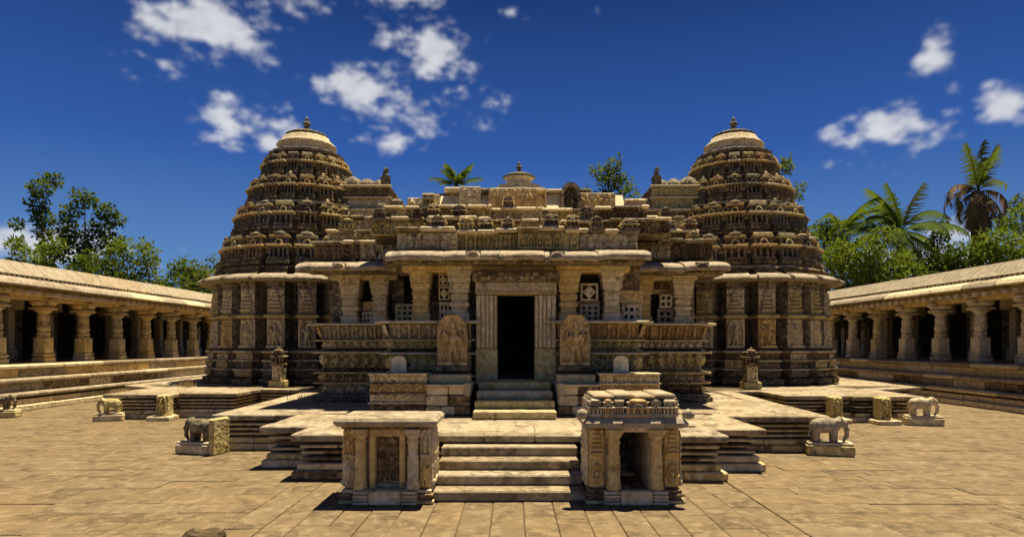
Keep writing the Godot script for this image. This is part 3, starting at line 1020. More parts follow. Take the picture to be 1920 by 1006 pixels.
# one storey of the roof: a band with a ledge above and below
func roof_tier(o: Node3D, a: Vector3, c: Vector3, h: float, kind: String, cell: float, mat: String, top: String, back: float) -> void:
	var wl := (c - a).length()
	var n := maxi(1, int(round(wl / 1.5)))
	var fr := along(a, c)
	for k in n:
		# the middle of each run stands proud, its neighbours step back a little
		var x0 := wl * k / n
		var x1 := wl * (k + 1) / n
		var step := rng.randf_range(-0.16, 0.12) if n > 1 else 0.0
		var hh := h + rng.randf_range(-0.05, 0.05)
		var t := fr
		t.origin += fr.basis.z * step
		part("roof_block", box_mesh(Vector3(x0, 0, -back), Vector3(x1, hh * 0.80, -0.004), 0.0), "weathered stone", o, t)
		var m := pick([mat, mat, "carved stone", "weathered brown", "carved olive"])
		var tb := t
		tb.origin += fr.basis.x * x0
		part("roof_frieze", relief(x1 - x0, hh * 0.80, kind if rng.randf() < 0.6 else pick(["posts", "gables", "gods", "shrines"]), cell, 0.17, 0.028, rng.randi() % 997), m, o, tb)
		# ledge of separate stones, some pale, some dark
		var x := x0 - 0.05
		while x < x1 + 0.03:
			var l := minf(rng.randf_range(0.30, 1.0), x1 + 0.05 - x)
			if l < 0.12:
				break
			var dy := rng.randf_range(-0.025, 0.03)
			var lm := top if rng.randf() < 0.4 else pick(["carved stone", "weathered brown", "weathered stone", "weathered grey", "warm stone"])
			part("ledge_stone", box_mesh(Vector3(x + 0.008, hh * 0.80 + dy, -0.25), Vector3(x + l - 0.008, hh + dy, rng.randf_range(0.14, 0.27)), 0.035), lm, o, t)
			# miniature shrines and worn stumps standing on the ledge
			if rng.randf() < 0.42 and l > 0.3:
				var mw := minf(l * 0.8, rng.randf_range(0.26, 0.42))
				var ts := t
				ts.origin += fr.basis.x * (x + l * 0.5) + Vector3(0, hh + dy - 0.01, 0) - fr.basis.z * 0.06
				set_aedicule(o, "roof_shrine", shared["roof%d" % (rng.randi() % 4)], pick(["weathered stone", "weathered brown", "weathered grey", "carved olive"]), pick(["carved stone", "warm stone", "weathered stone", "pale stone"]), Transform3D(ts.basis.scaled(Vector3(mw / 0.4, rng.randf_range(0.6, 1.0), 1.0)), ts.origin))
			x += l

func hall() -> Node3D:
	for k in 4:
		shared["roof%d" % k] = aedicule_mesh(0.40, 0.40, 0.22, k % 3)
	var o := thing("temple_hall", "low carved stone hall with dark doorway between the two domed towers", "temple hall", P(0, 0.0, 16.0))
	o.position = Vector3.ZERO
	var fl := 0.812
	# floor of the hall and solid lower walls
	part("hall_floor", moulded([Vector2(-5.2, 18.2), Vector2(-2.9, 18.2), Vector2(-2.9, 16.3), Vector2(3.0, 16.3), Vector2(3.0, 18.2), Vector2(5.2, 18.2), Vector2(5.2, 26.5), Vector2(-5.2, 26.5)], [Vector2(0, fl), Vector2(0, 1.50)]), "weathered stone", o)
	var segs := [[-5.3, -3.05, 17.9], [3.15, 5.3, 17.9], [-3.05, -1.02, 16.0], [1.12, 3.15, 16.0]]
	for s in segs:
		part("parapet_core", box_mesh(P(s[0] + 0.01, fl, s[2] + 0.45), P(s[1] - 0.01, 2.95, s[2] + 0.004), 0.0), "weathered stone", o)
		carved_parapet(o, P(s[0], fl, s[2]), P(s[1], fl, s[2]), 0.024)
	# side returns
	for s in [[-5.3, 26.0, 17.9], [-3.05, 17.9, 16.0]]:
		part("parapet_core", box_mesh(P(s[0] + 0.004, fl, s[1]), P(s[0] + 0.4, 2.95, s[2] + 0.02)), "weathered stone", o)
		carved_parapet(o, P(s[0], fl, s[1]), P(s[0], fl, s[2]), 0.06)
	for s in [[5.3, 17.9, 26.0], [3.15, 16.0, 17.9]]:
		part("parapet_core", box_mesh(P(s[0] - 0.4, fl, s[2]), P(s[0] - 0.004, 2.95, s[1] + 0.02)), "weathered stone", o)
		carved_parapet(o, P(s[0], fl, s[1]), P(s[0], fl, s[2]), 0.06)
	# walls of the dark inside
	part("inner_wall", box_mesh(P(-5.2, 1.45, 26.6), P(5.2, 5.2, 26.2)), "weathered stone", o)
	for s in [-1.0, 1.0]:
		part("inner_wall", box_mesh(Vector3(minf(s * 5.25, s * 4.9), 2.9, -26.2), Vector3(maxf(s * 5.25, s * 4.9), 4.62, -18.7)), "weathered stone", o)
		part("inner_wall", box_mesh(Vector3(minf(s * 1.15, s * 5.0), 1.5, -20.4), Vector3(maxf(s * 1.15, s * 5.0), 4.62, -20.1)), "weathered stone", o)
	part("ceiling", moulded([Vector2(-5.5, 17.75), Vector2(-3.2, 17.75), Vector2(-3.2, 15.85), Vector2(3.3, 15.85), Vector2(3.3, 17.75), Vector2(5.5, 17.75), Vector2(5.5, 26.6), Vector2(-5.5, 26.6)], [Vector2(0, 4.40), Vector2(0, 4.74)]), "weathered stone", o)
	# pillars over the railing
	var p0 := pillar_mesh(0.46, 1.46, 0)
	var p1 := pillar_mesh(0.50, 1.46, 1)
	for q in [[-2.30, 16.25, 0], [-1.32, 16.25, 1], [1.42, 16.25, 1], [2.52, 16.25, 0], [-4.55, 18.15, 1], [-3.72, 18.15, 0], [3.70, 18.15, 0], [4.80, 18.15, 1]]:
		part("pillar", p0 if q[2] == 0 else p1, pick(["warm stone", "warm ochre", "warm stone"]), o, Transform3D(Basis.IDENTITY, P(q[0], 2.95, q[1])))
	# pierced screens
	for q in [[-1.86, 3.52, 16.2, 0.28, 0.34, 0], [-1.86, 3.88, 16.2, 0.22, 0.30, 0], [-4.25, 2.97, 18.1, 0.36, 0.34, 1], [1.74, 3.50, 16.2, 0.44, 0.44, 0], [1.72, 2.97, 16.2, 0.50, 0.44, 2], [2.80, 2.97, 16.25, 0.50, 0.44, 3], [4.18, 3.42, 18.1, 0.36, 0.40, 4], [4.12, 2.97, 18.1, 0.44, 0.42, 4], [-1.85, 2.97, 16.25, 0.34, 0.5, 1], [-3.10, 2.97, 17.0, 0.5, 0.5, 2]]:
		var m: ArrayMesh
		match int(q[5]):
			0: m = diamond_screen(q[3], q[4])
			1: m = screen_mesh(q[3], q[4], 3, 2)
			2: m = screen_mesh(q[3], q[4], 3, 3)
			3: m = screen_mesh(q[3], q[4], 3, 2)
			_: m = screen_mesh(q[3], q[4], 2, 2)
		part("pierced_screen", m, pick(["warm grey", "warm stone", "pale stone"]) if q[5] != 1 else "carved stone", o, Transform3D(Basis.IDENTITY, P(q[0], q[1], q[2])))
	# plain slabs filling some bays over the screens
	for q in [[-2.07, 2.96, 16.45, 0.52, 0.55, "weathered brown"], [1.70, 3.42, 16.4, 0.56, 0.10, "warm ochre"], [2.78, 3.43, 16.4, 0.58, 0.36, "warm ochre"], [2.80, 3.79, 16.5, 0.5, 0.62, "weathered brown"], [-3.45, 2.96, 18.35, 0.35, 1.40, "weathered stone"], [3.97, 3.84, 18.3, 0.6, 0.14, "carved brown"], [-4.30, 3.33, 18.35, 0.5, 0.30, "warm ochre"], [4.05, 3.98, 18.4, 0.55, 0.4, "weathered brown"], [-5.15, 2.96, 18.4, 0.5, 1.4, "weathered stone"], [5.05, 2.96, 18.4, 0.2, 1.4, "weathered stone"]]:
		part("bay_slab", box_mesh(P(q[0], q[1], q[2] + 0.12), P(q[0] + q[3], q[1] + q[4], q[2]), 0.02), q[5], o)
	# beams under the eaves
	for q in [[-2.75, 2.95, 16.05, "warm ochre"], [-5.1, -3.2, 17.95, "warm stone"], [3.3, 5.2, 17.95, "warm stone"]]:
		part("beam", box_mesh(P(q[0], 4.20, q[2] + 0.35), P(q[1], 4.43, q[2] - 0.06), 0.03), q[3], o)
	# doorway
	var dx := 0.10
	var dz := 15.86
	for s in [-1.0, 1.0]:
		var xs := [0.47, 0.56, 0.66, 0.76, 0.87, 0.99]
		for k in 5:
			var lo_x: float = dx + s * xs[k]
			var hi_x: float = dx + s * xs[k + 1]
			var proud: float = [0.02, 0.09, 0.05, 0.11, 0.07][k]
			part("door_jamb", box_mesh(P(minf(lo_x, hi_x) + 0.004, 2.30, dz + 0.5), P(maxf(lo_x, hi_x) - 0.004, 3.62, dz - proud), 0.02), pick(["warm grey", "carved stone", "warm stone"]), o)
		part("jamb_block", box_mesh(P(minf(dx + s * 0.46, dx + s * 1.0), 1.50, dz + 0.5), P(maxf(dx + s * 0.46, dx + s * 1.0), 2.298, dz - 0.10), 0.03), pick(["carved olive", "carved stone"]), o)
	band(o, "lintel_frieze", "gods", P(dx - 0.98, 3.64, dz - 0.12), P(dx + 0.98, 3.64, dz - 0.12), 0.28, 0.28, 0.08, "carved stone", 0.022)
	part("lintel", box_mesh(P(dx - 1.0, 3.63, dz + 0.5), P(dx + 1.0, 3.93, dz - 0.115), 0.015), "carved brown", o)
	part("lintel_cornice", box_mesh(P(dx - 1.08, 3.935, dz + 0.5), P(dx + 1.08, 4.18, dz - 0.22), 0.03), "weathered brown", o)
	for k in 6:
		var b := B()
		b.lathe([Vector2(0.0, -0.055), Vector2(0.05, -0.03), Vector2(0.055, 0.01), Vector2(0.03, 0.05), Vector2(0.0, 0.06)], 8)
		part("lintel_boss", b.done(), "pale stone", o, Transform3D(Basis.IDENTITY, P(dx - 0.66 + k * 0.265, 4.03, dz - 0.23)))
	part("door_sill", box_mesh(P(dx - 1.0, 1.40, 16.4), P(dx + 1.0, 1.515, 15.6), 0.03), "carved stone", o)
	part("wall_fill", box_mesh(P(-2.9, 4.18, 16.6), P(3.0, 4.41, 16.35)), "weathered stone", o)
	# eaves
	eave(o, P(-2.95, 4.45, 15.75), P(3.25, 4.45, 15.75), 3)
	eave(o, P(-5.65, 4.43, 17.6), P(-2.98, 4.43, 17.6), 4)
	eave(o, P(3.2, 4.40, 17.6), P(5.7, 4.40, 17.6), 5)
	for s in [-1.0, 1.0]:
		part("eave", box_mesh(Vector3(minf(s * 5.2, s * 5.62), 4.42, -25.0), Vector3(maxf(s * 5.2, s * 5.62), 4.66, -17.9), 0.06), "pale stone", o)
	# stepped roof: middle bay, side bays and the wings behind them
	roof_tier(o, P(-2.85, 4.73, 15.95), P(3.15, 4.73, 15.95), 0.50, "posts", 0.21, "carved stone", "warm stone", 2.5)
	roof_tier(o, P(-3.7, 5.232, 16.6), P(4.1, 5.232, 16.6), 0.42, "gables", 0.30, "weathered brown", "carved stone", 2.5)
	roof_tier(o, P(-3.35, 5.656, 17.1), P(3.6, 5.656, 17.1), 0.42, "mixed", 0.36, "carved olive", "lime plaster", 2.5)
	roof_tier(o, P(-5.5, 4.74, 17.75), P(-2.9, 4.74, 17.75), 0.52, "figures", 0.24, "weathered brown", "carved stone", 3.0)
	roof_tier(o, P(3.2, 4.74, 17.75), P(5.55, 4.74, 17.75), 0.52, "figures", 0.24, "carved brown", "weathered brown", 3.0)
	roof_tier(o, P(-5.3, 5.262, 18.5), P(-3.4, 5.262, 18.5), 0.46, "gables", 0.32, "carved stone", "warm stone", 3.0)
	roof_tier(o, P(3.7, 5.262, 18.5), P(5.35, 5.262, 18.5), 0.46, "gables", 0.32, "weathered stone", "lime plaster", 3.0)
	roof_tier(o, P(-5.0, 5.724, 19.2), P(-3.2, 5.724, 19.2), 0.50, "mixed", 0.42, "carved stone", "pale stone", 3.0)
	roof_tier(o, P(3.4, 5.724, 19.2), P(5.1, 5.724, 19.2), 0.50, "mixed", 0.42, "carved brown", "lime plaster", 3.0)
	# top parapet of the middle, partly plastered: panels, niches and broken ends
	var z := 18.0
	part("roof_core", box_mesh(P(-2.3, 6.07, 26.0), P(3.2, 6.72, z + 0.35)), "weathered stone", o)
	part("roof_core", box_mesh(P(-5.4, 4.75, 26.3), P(5.4, 6.1, 20.5)), "weathered stone", o)
	var panels := [[-2.95, 0.55, 0.42, "carved", "gables"], [-2.40, 0.36, 0.52, "carved", "figures"], [-2.04, 0.55, 0.60, "lime", ""], [-1.49, 0.62, 0.74, "carved", "gods"], [-0.87, 0.22, 0.64, "lime", ""], [-0.65, 1.62, 0.70, "carved", "mixed"], [0.97, 0.42, 0.66, "lime", ""], [1.39, 0.52, 0.0, "niche", ""], [1.91, 1.0, 0.56, "carved", "figures"], [2.91, 0.26, 0.62, "lime", ""], [3.17, 0.60, 0.40, "carved", "posts"]]
	for q in panels:
		var a := P(q[0], 6.10, z)
		var c := P(q[0] + q[1], 6.10, z)
		if q[3] == "niche":
			continue
		if q[3] == "lime":
			# patched with plaster that slopes back from the ledge
			var b := B()
			var x0: float = q[0] + 0.006
			var x1: float = q[0] + q[1] - 0.006
			var top_y: float = 6.10 + q[2]
			var rings := []
			for s in [[6.09, z - 0.10], [6.20, z - 0.10], [top_y - 0.08, z + 0.30], [top_y, z + 0.42]]:
				rings.append([P(x0, s[0], s[1]), P(x1, s[0], s[1]), P(x1, s[0], z + 0.7), P(x0, s[0], z + 0.7)])
			b.loft(rings, true, true)
			part("plaster_patch", b.done(), "lime plaster", o)
			continue
		part("parapet_panel", box_mesh(P(q[0] + 0.006, 6.08, z + 0.4), P(q[0] + q[1] - 0.006, 6.10 + q[2], z + (0.004 if q[3] == "carved" else rng.randf_range(-0.05, 0.02))), 0.02), "lime plaster" if q[3] == "lime" else "carved stone", o)
		if q[3] == "carved":
			band(o, "parapet_relief", q[4], a, c, q[2] * 0.93, 0.34 if q[4] != "gods" else 0.6, 0.11, pick(["carved stone", "carved brown"]), 0.03)
	for k in 6:
		var x: float = -1.9 + k * 0.72 + rng.randf_range(-0.1, 0.1)
		part("coping_stone", box_mesh(P(x, 6.72, z + 0.9), P(x + rng.randf_range(0.5, 0.7), 6.82 + rng.randf_range(-0.03, 0.07), z + 0.10), 0.05), pick(["weathered stone", "carved stone", "weathered grey"]), o)
	# ground course of little posts with pale gaps, seen under the panels
	for k in 20:
		var x := -2.8 + k * 0.30
		part("baluster", box_mesh(P(x, 6.075, z - 0.004), P(x + rng.randf_range(0.08, 0.2), 6.19, z - 0.12), 0.02), pick(["lime plaster", "carved stone", "weathered brown"]), o)
	# round-headed statue niche, dark inside
	var nb := B()
	var n_in := []
	var n_out := []
	for k in 11:
		var t := k / 10.0
		var ang := PI * (1.0 - t)
		n_in.append(Vector3(1.65 + cos(ang) * 0.19, 6.60 + sin(ang) * 0.22, 0))
		n_out.append(Vector3(1.65 + cos(ang) * 0.28, 6.60 + sin(ang) * 0.33, 0))
	n_in = [Vector3(1.46, 6.08, 0)] + n_in + [Vector3(1.84, 6.08, 0)]
	n_out = [Vector3(1.37, 6.08, 0)] + n_out + [Vector3(1.93, 6.08, 0)]
	var zf := Vector3(0, 0, -z + 0.14)
	var zb := Vector3(0, 0, -z - 0.3)
	for k in n_in.size() - 1:
		nb.quad(n_out[k] + zf, n_in[k] + zf, n_in[k + 1] + zf, n_out[k + 1] + zf)
		nb.quad(n_out[k] + zb, n_out[k] + zf, n_out[k + 1] + zf, n_out[k + 1] + zb)
		nb.quad(n_in[k] + zf, n_in[k] + zb, n_in[k + 1] + zb, n_in[k + 1] + zf)
	part("niche_arch", nb.done(), "weathered stone", o)
	part("niche_figure", shared["god2"], "weathered grey", o, Transform3D(Basis.IDENTITY.scaled(Vector3(0.6, 0.6, 0.6)), P(1.48, 6.09, z + 0.12)))
	return o

func hall_fronts() -> void:
	# blocks that flank the upper stairs
	for s in [[-3.20, -1.95, "low carved block of banded friezes beside the lattice pillar of the hall"], [1.98, 3.3, "low carved block of banded friezes behind the open front shrine"]]:
		var o := thing("frieze_block", s[2], "carved block", P((s[0] + s[1]) * 0.5, 0.815, 14.9), "carved blocks flanking the upper stairs")
		var hw: float = (s[1] - s[0]) * 0.5
		part("block_core", box_mesh(Vector3(-hw, 0, -0.6), Vector3(hw, 0.92, 0.496)), "weathered stone", o)
		for r in [[0.0, 0.24, "elephants", 0.3, "weathered brown"], [0.25, 0.20, "riders", 0.22, "carved stone"], [0.47, 0.20, "scroll", 0.2, "carved brown"], [0.69, 0.20, "figures", 0.17, "carved stone"]]:
			band(o, "frieze", r[2], Vector3(-hw, r[0] + 0.02, 0.5), Vector3(hw, r[0] + 0.02, 0.5), r[1], r[3], 0.09, r[4], 0.022)
			ledge(o, "moulding", Vector3(-hw - 0.04, r[0] + r[1] + 0.01, 0.5), Vector3(hw + 0.04, r[0] + r[1] + 0.01, 0.5), 0.035, 0.10, pick(["carved stone", "weathered brown"]), 0.012, 0.3)
			band(o, "frieze", r[2], Vector3(hw, r[0] + 0.02, 0.5), Vector3(hw, r[0] + 0.02, -0.6), r[1], r[3], 0.06, r[4], 0.03)
	# plain step walls nearer the stairs, with their pale coping stones
	for s in [[-1.93, -0.93, "squared stone cheek wall between frieze block and upper stairs", -1.0], [1.02, 1.96, "squared stone cheek wall with pale end block by the doorway stairs", 1.0]]:
		var o := thing("cheek_wall", s[2], "wall", P((s[0] + s[1]) * 0.5, 0.815, 14.7), "cheek walls of the upper stairs")
		var hw: float = (s[1] - s[0]) * 0.5
		var y := 0.0
		for r in [[0.20, 0.06, 3], [0.24, 0.0, 2], [0.20, -0.03, 2]]:
			var x := -hw
			for k in r[2]:
				var l: float = 2.0 * hw / r[2]
				part("wall_stone", box_mesh(Vector3(x + 0.006, y + 0.004, -0.9), Vector3(x + l - 0.006, y + r[0] - 0.004, 0.4 + r[1] + rng.randf_range(-0.02, 0.02)), 0.025), pick(["carved stone", "carved olive", "weathered brown", "warm stone"]), o)
				x += l
			y += r[0]
		part("coping", box_mesh(Vector3(-hw - 0.02, y, -0.9), Vector3(hw + 0.02, y + 0.05, 0.45), 0.02), "warm stone", o)
		var e: float = -s[3] * hw
		part("end_block", box_mesh(Vector3(minf(e, e + s[3] * 0.14) , 0.42, 0.2), Vector3(maxf(e, e + s[3] * 0.14), 0.74, 0.46), 0.03), "pale stone", o)
		part("statue_base", box_mesh(Vector3(-hw + 0.02, y + 0.052, -0.75), Vector3(hw - 0.04, y + 0.25, 0.12), 0.025), "warm grey", o)
	# guardian steles by the door
	for s in [[-1.42, "tall arched stele of a carved guardian beside the doorway and lattice pillar", 41], [1.50, "tall arched stele of a crowned guardian under the diamond screen", 48]]:
		var o := thing("guardian_stele", s[1], "stele", P(s[0], 1.756, 15.25), "guardian steles beside the door")
		part("pedestal", box_mesh(Vector3(-0.42, 0, -0.18), Vector3(0.42, 0.13, 0.22), 0.03), "weathered brown", o)
		var slab := B()
		var ring_lo := []
		var pts := [Vector2(-0.36, 0.13), Vector2(0.36, 0.13)]
		for k in 13:
			var a := PI * k / 12.0
			pts.append(Vector2(cos(a) * 0.36, 0.95 + sin(a) * 0.42))
		for k in pts.size():
			ring_lo.append(Vector3(pts[k].x, pts[k].y, 0))
		for k in range(1, pts.size() - 1):
			slab.tri(ring_lo[0] + Vector3(0, 0, 0.03), ring_lo[k] + Vector3(0, 0, 0.03), ring_lo[k + 1] + Vector3(0, 0, 0.03))
			slab.tri(ring_lo[0] - Vector3(0, 0, 0.12), ring_lo[k + 1] - Vector3(0, 0, 0.12), ring_lo[k] - Vector3(0, 0, 0.12))
		for k in pts.size():
			var j := (k + 1) % pts.size()
			slab.quad(ring_lo[k] - Vector3(0, 0, 0.12), ring_lo[j] - Vector3(0, 0, 0.12), ring_lo[j] + Vector3(0, 0, 0.03), ring_lo[k] + Vector3(0, 0, 0.03))
		part("back_slab", slab.done(), "weathered grey", o)
		part("guardian_relief", stele_relief(s[2]), "carved brown", o, Transform3D(Basis.IDENTITY, Vector3(-0.36, 0.13, 0.034)))
	# small pale votive slabs standing against the friezes
	for s in [[-2.62, 14.9, 0.93, "small cream round-headed votive slab standing on the carved frieze block"], [2.52, 14.9, 0.93, "small cream gabled votive slab leaning on hall wall over the open shrine"]]:
		var o := thing("votive_slab", s[3], "votive slab", P(s[0], 0.815 + s[2], s[1] - 0.1), "cream votive slabs")
		var b := B()
		var ring := [Vector3(-0.17, 0, 0), Vector3(0.17, 0, 0)]
		for k in 9:
			var a := PI * k / 8.0
			ring.append(Vector3(cos(a) * 0.17, 0.27 + sin(a) * 0.12, 0))
		for k in range(1, ring.size() - 1):
			b.tri(ring[0] + Vector3(0, 0, 0.05), ring[k] + Vector3(0, 0, 0.05), ring[k + 1] + Vector3(0, 0, 0.05))
			b.tri(ring[0] - Vector3(0, 0, 0.05), ring[k + 1] - Vector3(0, 0, 0.05), ring[k] - Vector3(0, 0, 0.05))
		for k in ring.size():
			var j := (k + 1) % ring.size()
			b.quad(ring[k] - Vector3(0, 0, 0.05), ring[j] - Vector3(0, 0, 0.05), ring[j] + Vector3(0, 0, 0.05), ring[k] + Vector3(0, 0, 0.05))
		part("slab", b.done(), "lime plaster", o)
		part("slab_relief", relief(0.2, 0.26, "figures", 0.2, 0.03, 0.02, 5), "lime plaster", o, Transform3D(Basis.IDENTITY, Vector3(-0.1, 0.03, 0.053)))

func stele_relief(sd: int) -> ArrayMesh:
	var w := 0.72
	var h := 1.22
	var b := B()
	var nx := 40
	var ny := 66
	var rows := []
	for j in ny + 1:
		var row := []
		for i in nx + 1:
			var u := float(i) / nx - 0.5
			var v := float(j) / ny
			var d := carve("gods", u * 0.98, v, sd) * 0.13
			d = maxf(d, 0.16 * dancer(u * 1.25, v * 1.32 - 0.10, sd))
			# four arms and a crown
			d = maxf(d, 0.11 * limb(absf(u), v, 0.13, 0.55, 0.27, 0.50, 0.045))
			d = maxf(d, 0.11 * limb(absf(u), v, 0.27, 0.50, 0.26, 0.66, 0.04))
			d = maxf(d, 0.12 * limb(u, v, 0.0, 0.72, 0.0, 0.84, 0.06))
			if i == 0 or j == 0 or i == nx or j == ny:
				d = 0.0
			row.append(Vector3(u * w + w * 0.5, v * h, d))
		rows.append(row)
	for j in ny:
		for i in nx:
			var cx := ((i + 0.5) / nx - 0.5) * w
			var cy := (j + 0.5) / ny * h - 0.82
			if cy > 0.0 and (cx / 0.36) * (cx / 0.36) + (cy / 0.42) * (cy / 0.42) > 1.0:
				continue
			b.quad(rows[j][i], rows[j][i + 1], rows[j + 1][i + 1], rows[j + 1][i])
	return b.done()

# ---------------------------------------------------------------- court, platform, stairs
func structure(called: String) -> Node3D:
	var o := Node3D.new()
	o.name = called
	o.set_meta("kind", "structure")
	add_child(o)
	return o

func slab_box(b: Builder, x0: float, x1: float, d0: float, d1: float, top: float, e := 0.012, low := -0.05) -> void:
	# top face tilted a hair, chamfered rim, sides
	var dy := [0.0, 0.0, 0.0, 0.0]
	for k in 4:
		dy[k] = rng.randf_range(-0.004, 0.004)
	var p := [P(x0, top + dy[0], d0), P(x1, top + dy[1], d0), P(x1, top + dy[2], d1), P(x0, top + dy[3], d1)]
	var c: Vector3 = (p[0] + p[1] + p[2] + p[3]) * 0.25
	var q := []
	for k in 4:
		var v: Vector3 = p[k]
		q.append(Vector3(v.x + signf(c.x - v.x) * e, v.y, v.z + signf(c.z - v.z) * e))
	b.quad(q[0], q[1], q[2], q[3])
	for k in 4:
		var j := (k + 1) % 4
		var a: Vector3 = p[k] - Vector3(0, e * 0.7, 0)
		var d: Vector3 = p[j] - Vector3(0, e * 0.7, 0)
		b.quad(a, d, q[j], q[k])
		b.quad(Vector3(a.x, low, a.z), Vector3(d.x, low, d.z), d, a)

func court() -> void:
	var g := structure("ground")
	part("earth", box_mesh(Vector3(-500, -1.0, -620), Vector3(500, -0.06, 60)), "soil", g)
	var o := structure("court_pavement")
	part("bedding", box_mesh(Vector3(-20.4, -0.055, -60), Vector3(20.4, -0.028, 2)), "soil", o)
	var list := []   # x0, x1, d0, d1
	# middle lane: slabs laid lengthwise towards the stairs
	var d := 3.4
	while d < 11.6:
		pass
		d += 100.0
	var x := -3.75
	while x < 3.7:
		var w := rng.randf_range(0.40, 0.52)
		d = 3.0 + rng.randf_range(0.0, 1.0)
		while d < 11.8:
			var l := rng.randf_range(0.85, 1.7)
			list.append([x, minf(x + w, 3.75), d, d + l])
			d += l
		x += w
	# the rest of the court: long slabs in rows across
	d = 3.0
	while d < 31.0:
		var l := rng.randf_range(0.34, 0.60)
		for s in [-1.0, 1.0]:
			x = 3.75
			while x < 18.4:
				var w := rng.randf_range(0.8, 2.3)
				var a := minf(s * x, s * (x + w))
				list.append([a, a + w, d, d + l])
				x += w
		d += l
	while d < 50.0:
		var l := 0.9
		for s in [-1.0, 1.0]:
			x = 12.0
			while x < 18.4:
				var a := minf(s * x, s * (x + 1.8))
				list.append([a, a + 1.8, d, d + l])
				x += 1.8
		d += l
	var shown := []
	var rest := []
	for q in list:
		var cd: float = (q[2] + q[3]) * 0.5
		var cx: float = (q[0] + q[1]) * 0.5
		if absf(cx) < cd * 0.84 and cd > 7.7:
			shown.append([(q[1] - q[0]) * (q[3] - q[2]) / (cd * cd * cd), q])
		else:
			rest.append(q)
	shown.sort_custom(func(m, n): return m[0] > n[0])
	for k in shown.size():
		var q: Array = shown[k][1]
		if k < 299:
			var b := B()
			var cx: float = (q[0] + q[1]) * 0.5
			var gap := rng.randf_range(0.002, 0.007)
			slab_box(b, q[0] + gap, q[1] - gap, q[2] + gap, q[3] - gap, rng.randf_range(-0.005, 0.006))
			part("paving_slab", b.done(), "paving %d" % (rng.randi() % 5), o)
		else:
			rest.append(q)
	for k in 5:
		var b := B()
		for i in range(k, rest.size(), 5):
			var q: Array = rest[i]
			var gap := rng.randf_range(0.002, 0.007)
			slab_box(b, q[0] + gap, q[1] - gap, q[2] + gap, q[3] - gap, rng.randf_range(-0.005, 0.006))
		var m := part("distant_paving", b.done(), "paving %d" % k, o)
		m.set_meta("kind", "stuff")

var plan := [
	Vector2(-3.82, 11.45), Vector2(-3.82, 12.5), Vector2(-4.78, 12.5), Vector2(-4.78, 14.6), Vector2(-6.7, 14.6), Vector2(-6.95, 22.6), Vector2(-9.1, 23.0), Vector2(-9.1, 21.0), Vector2(-11.0, 21.0), Vector2(-11.0, 20.6), Vector2(-13.0, 20.6), Vector2(-13.2, 23.6), Vector2(-15.0, 25.0), Vector2(-15.3, 34.0),
	Vector2(15.9, 34.0), Vector2(15.2, 24.0), Vector2(12.7, 22.6), Vector2(12.5, 19.7), Vector2(10.6, 19.7), Vector2(10.6, 20.0), Vector2(8.6, 20.0), Vector2(8.6, 22.0), Vector2(7.4, 21.8), Vector2(6.95, 14.3), Vector2(4.68, 14.3), Vector2(4.68, 12.15), Vector2(3.68, 12.15), Vector2(3.68, 11.3)]

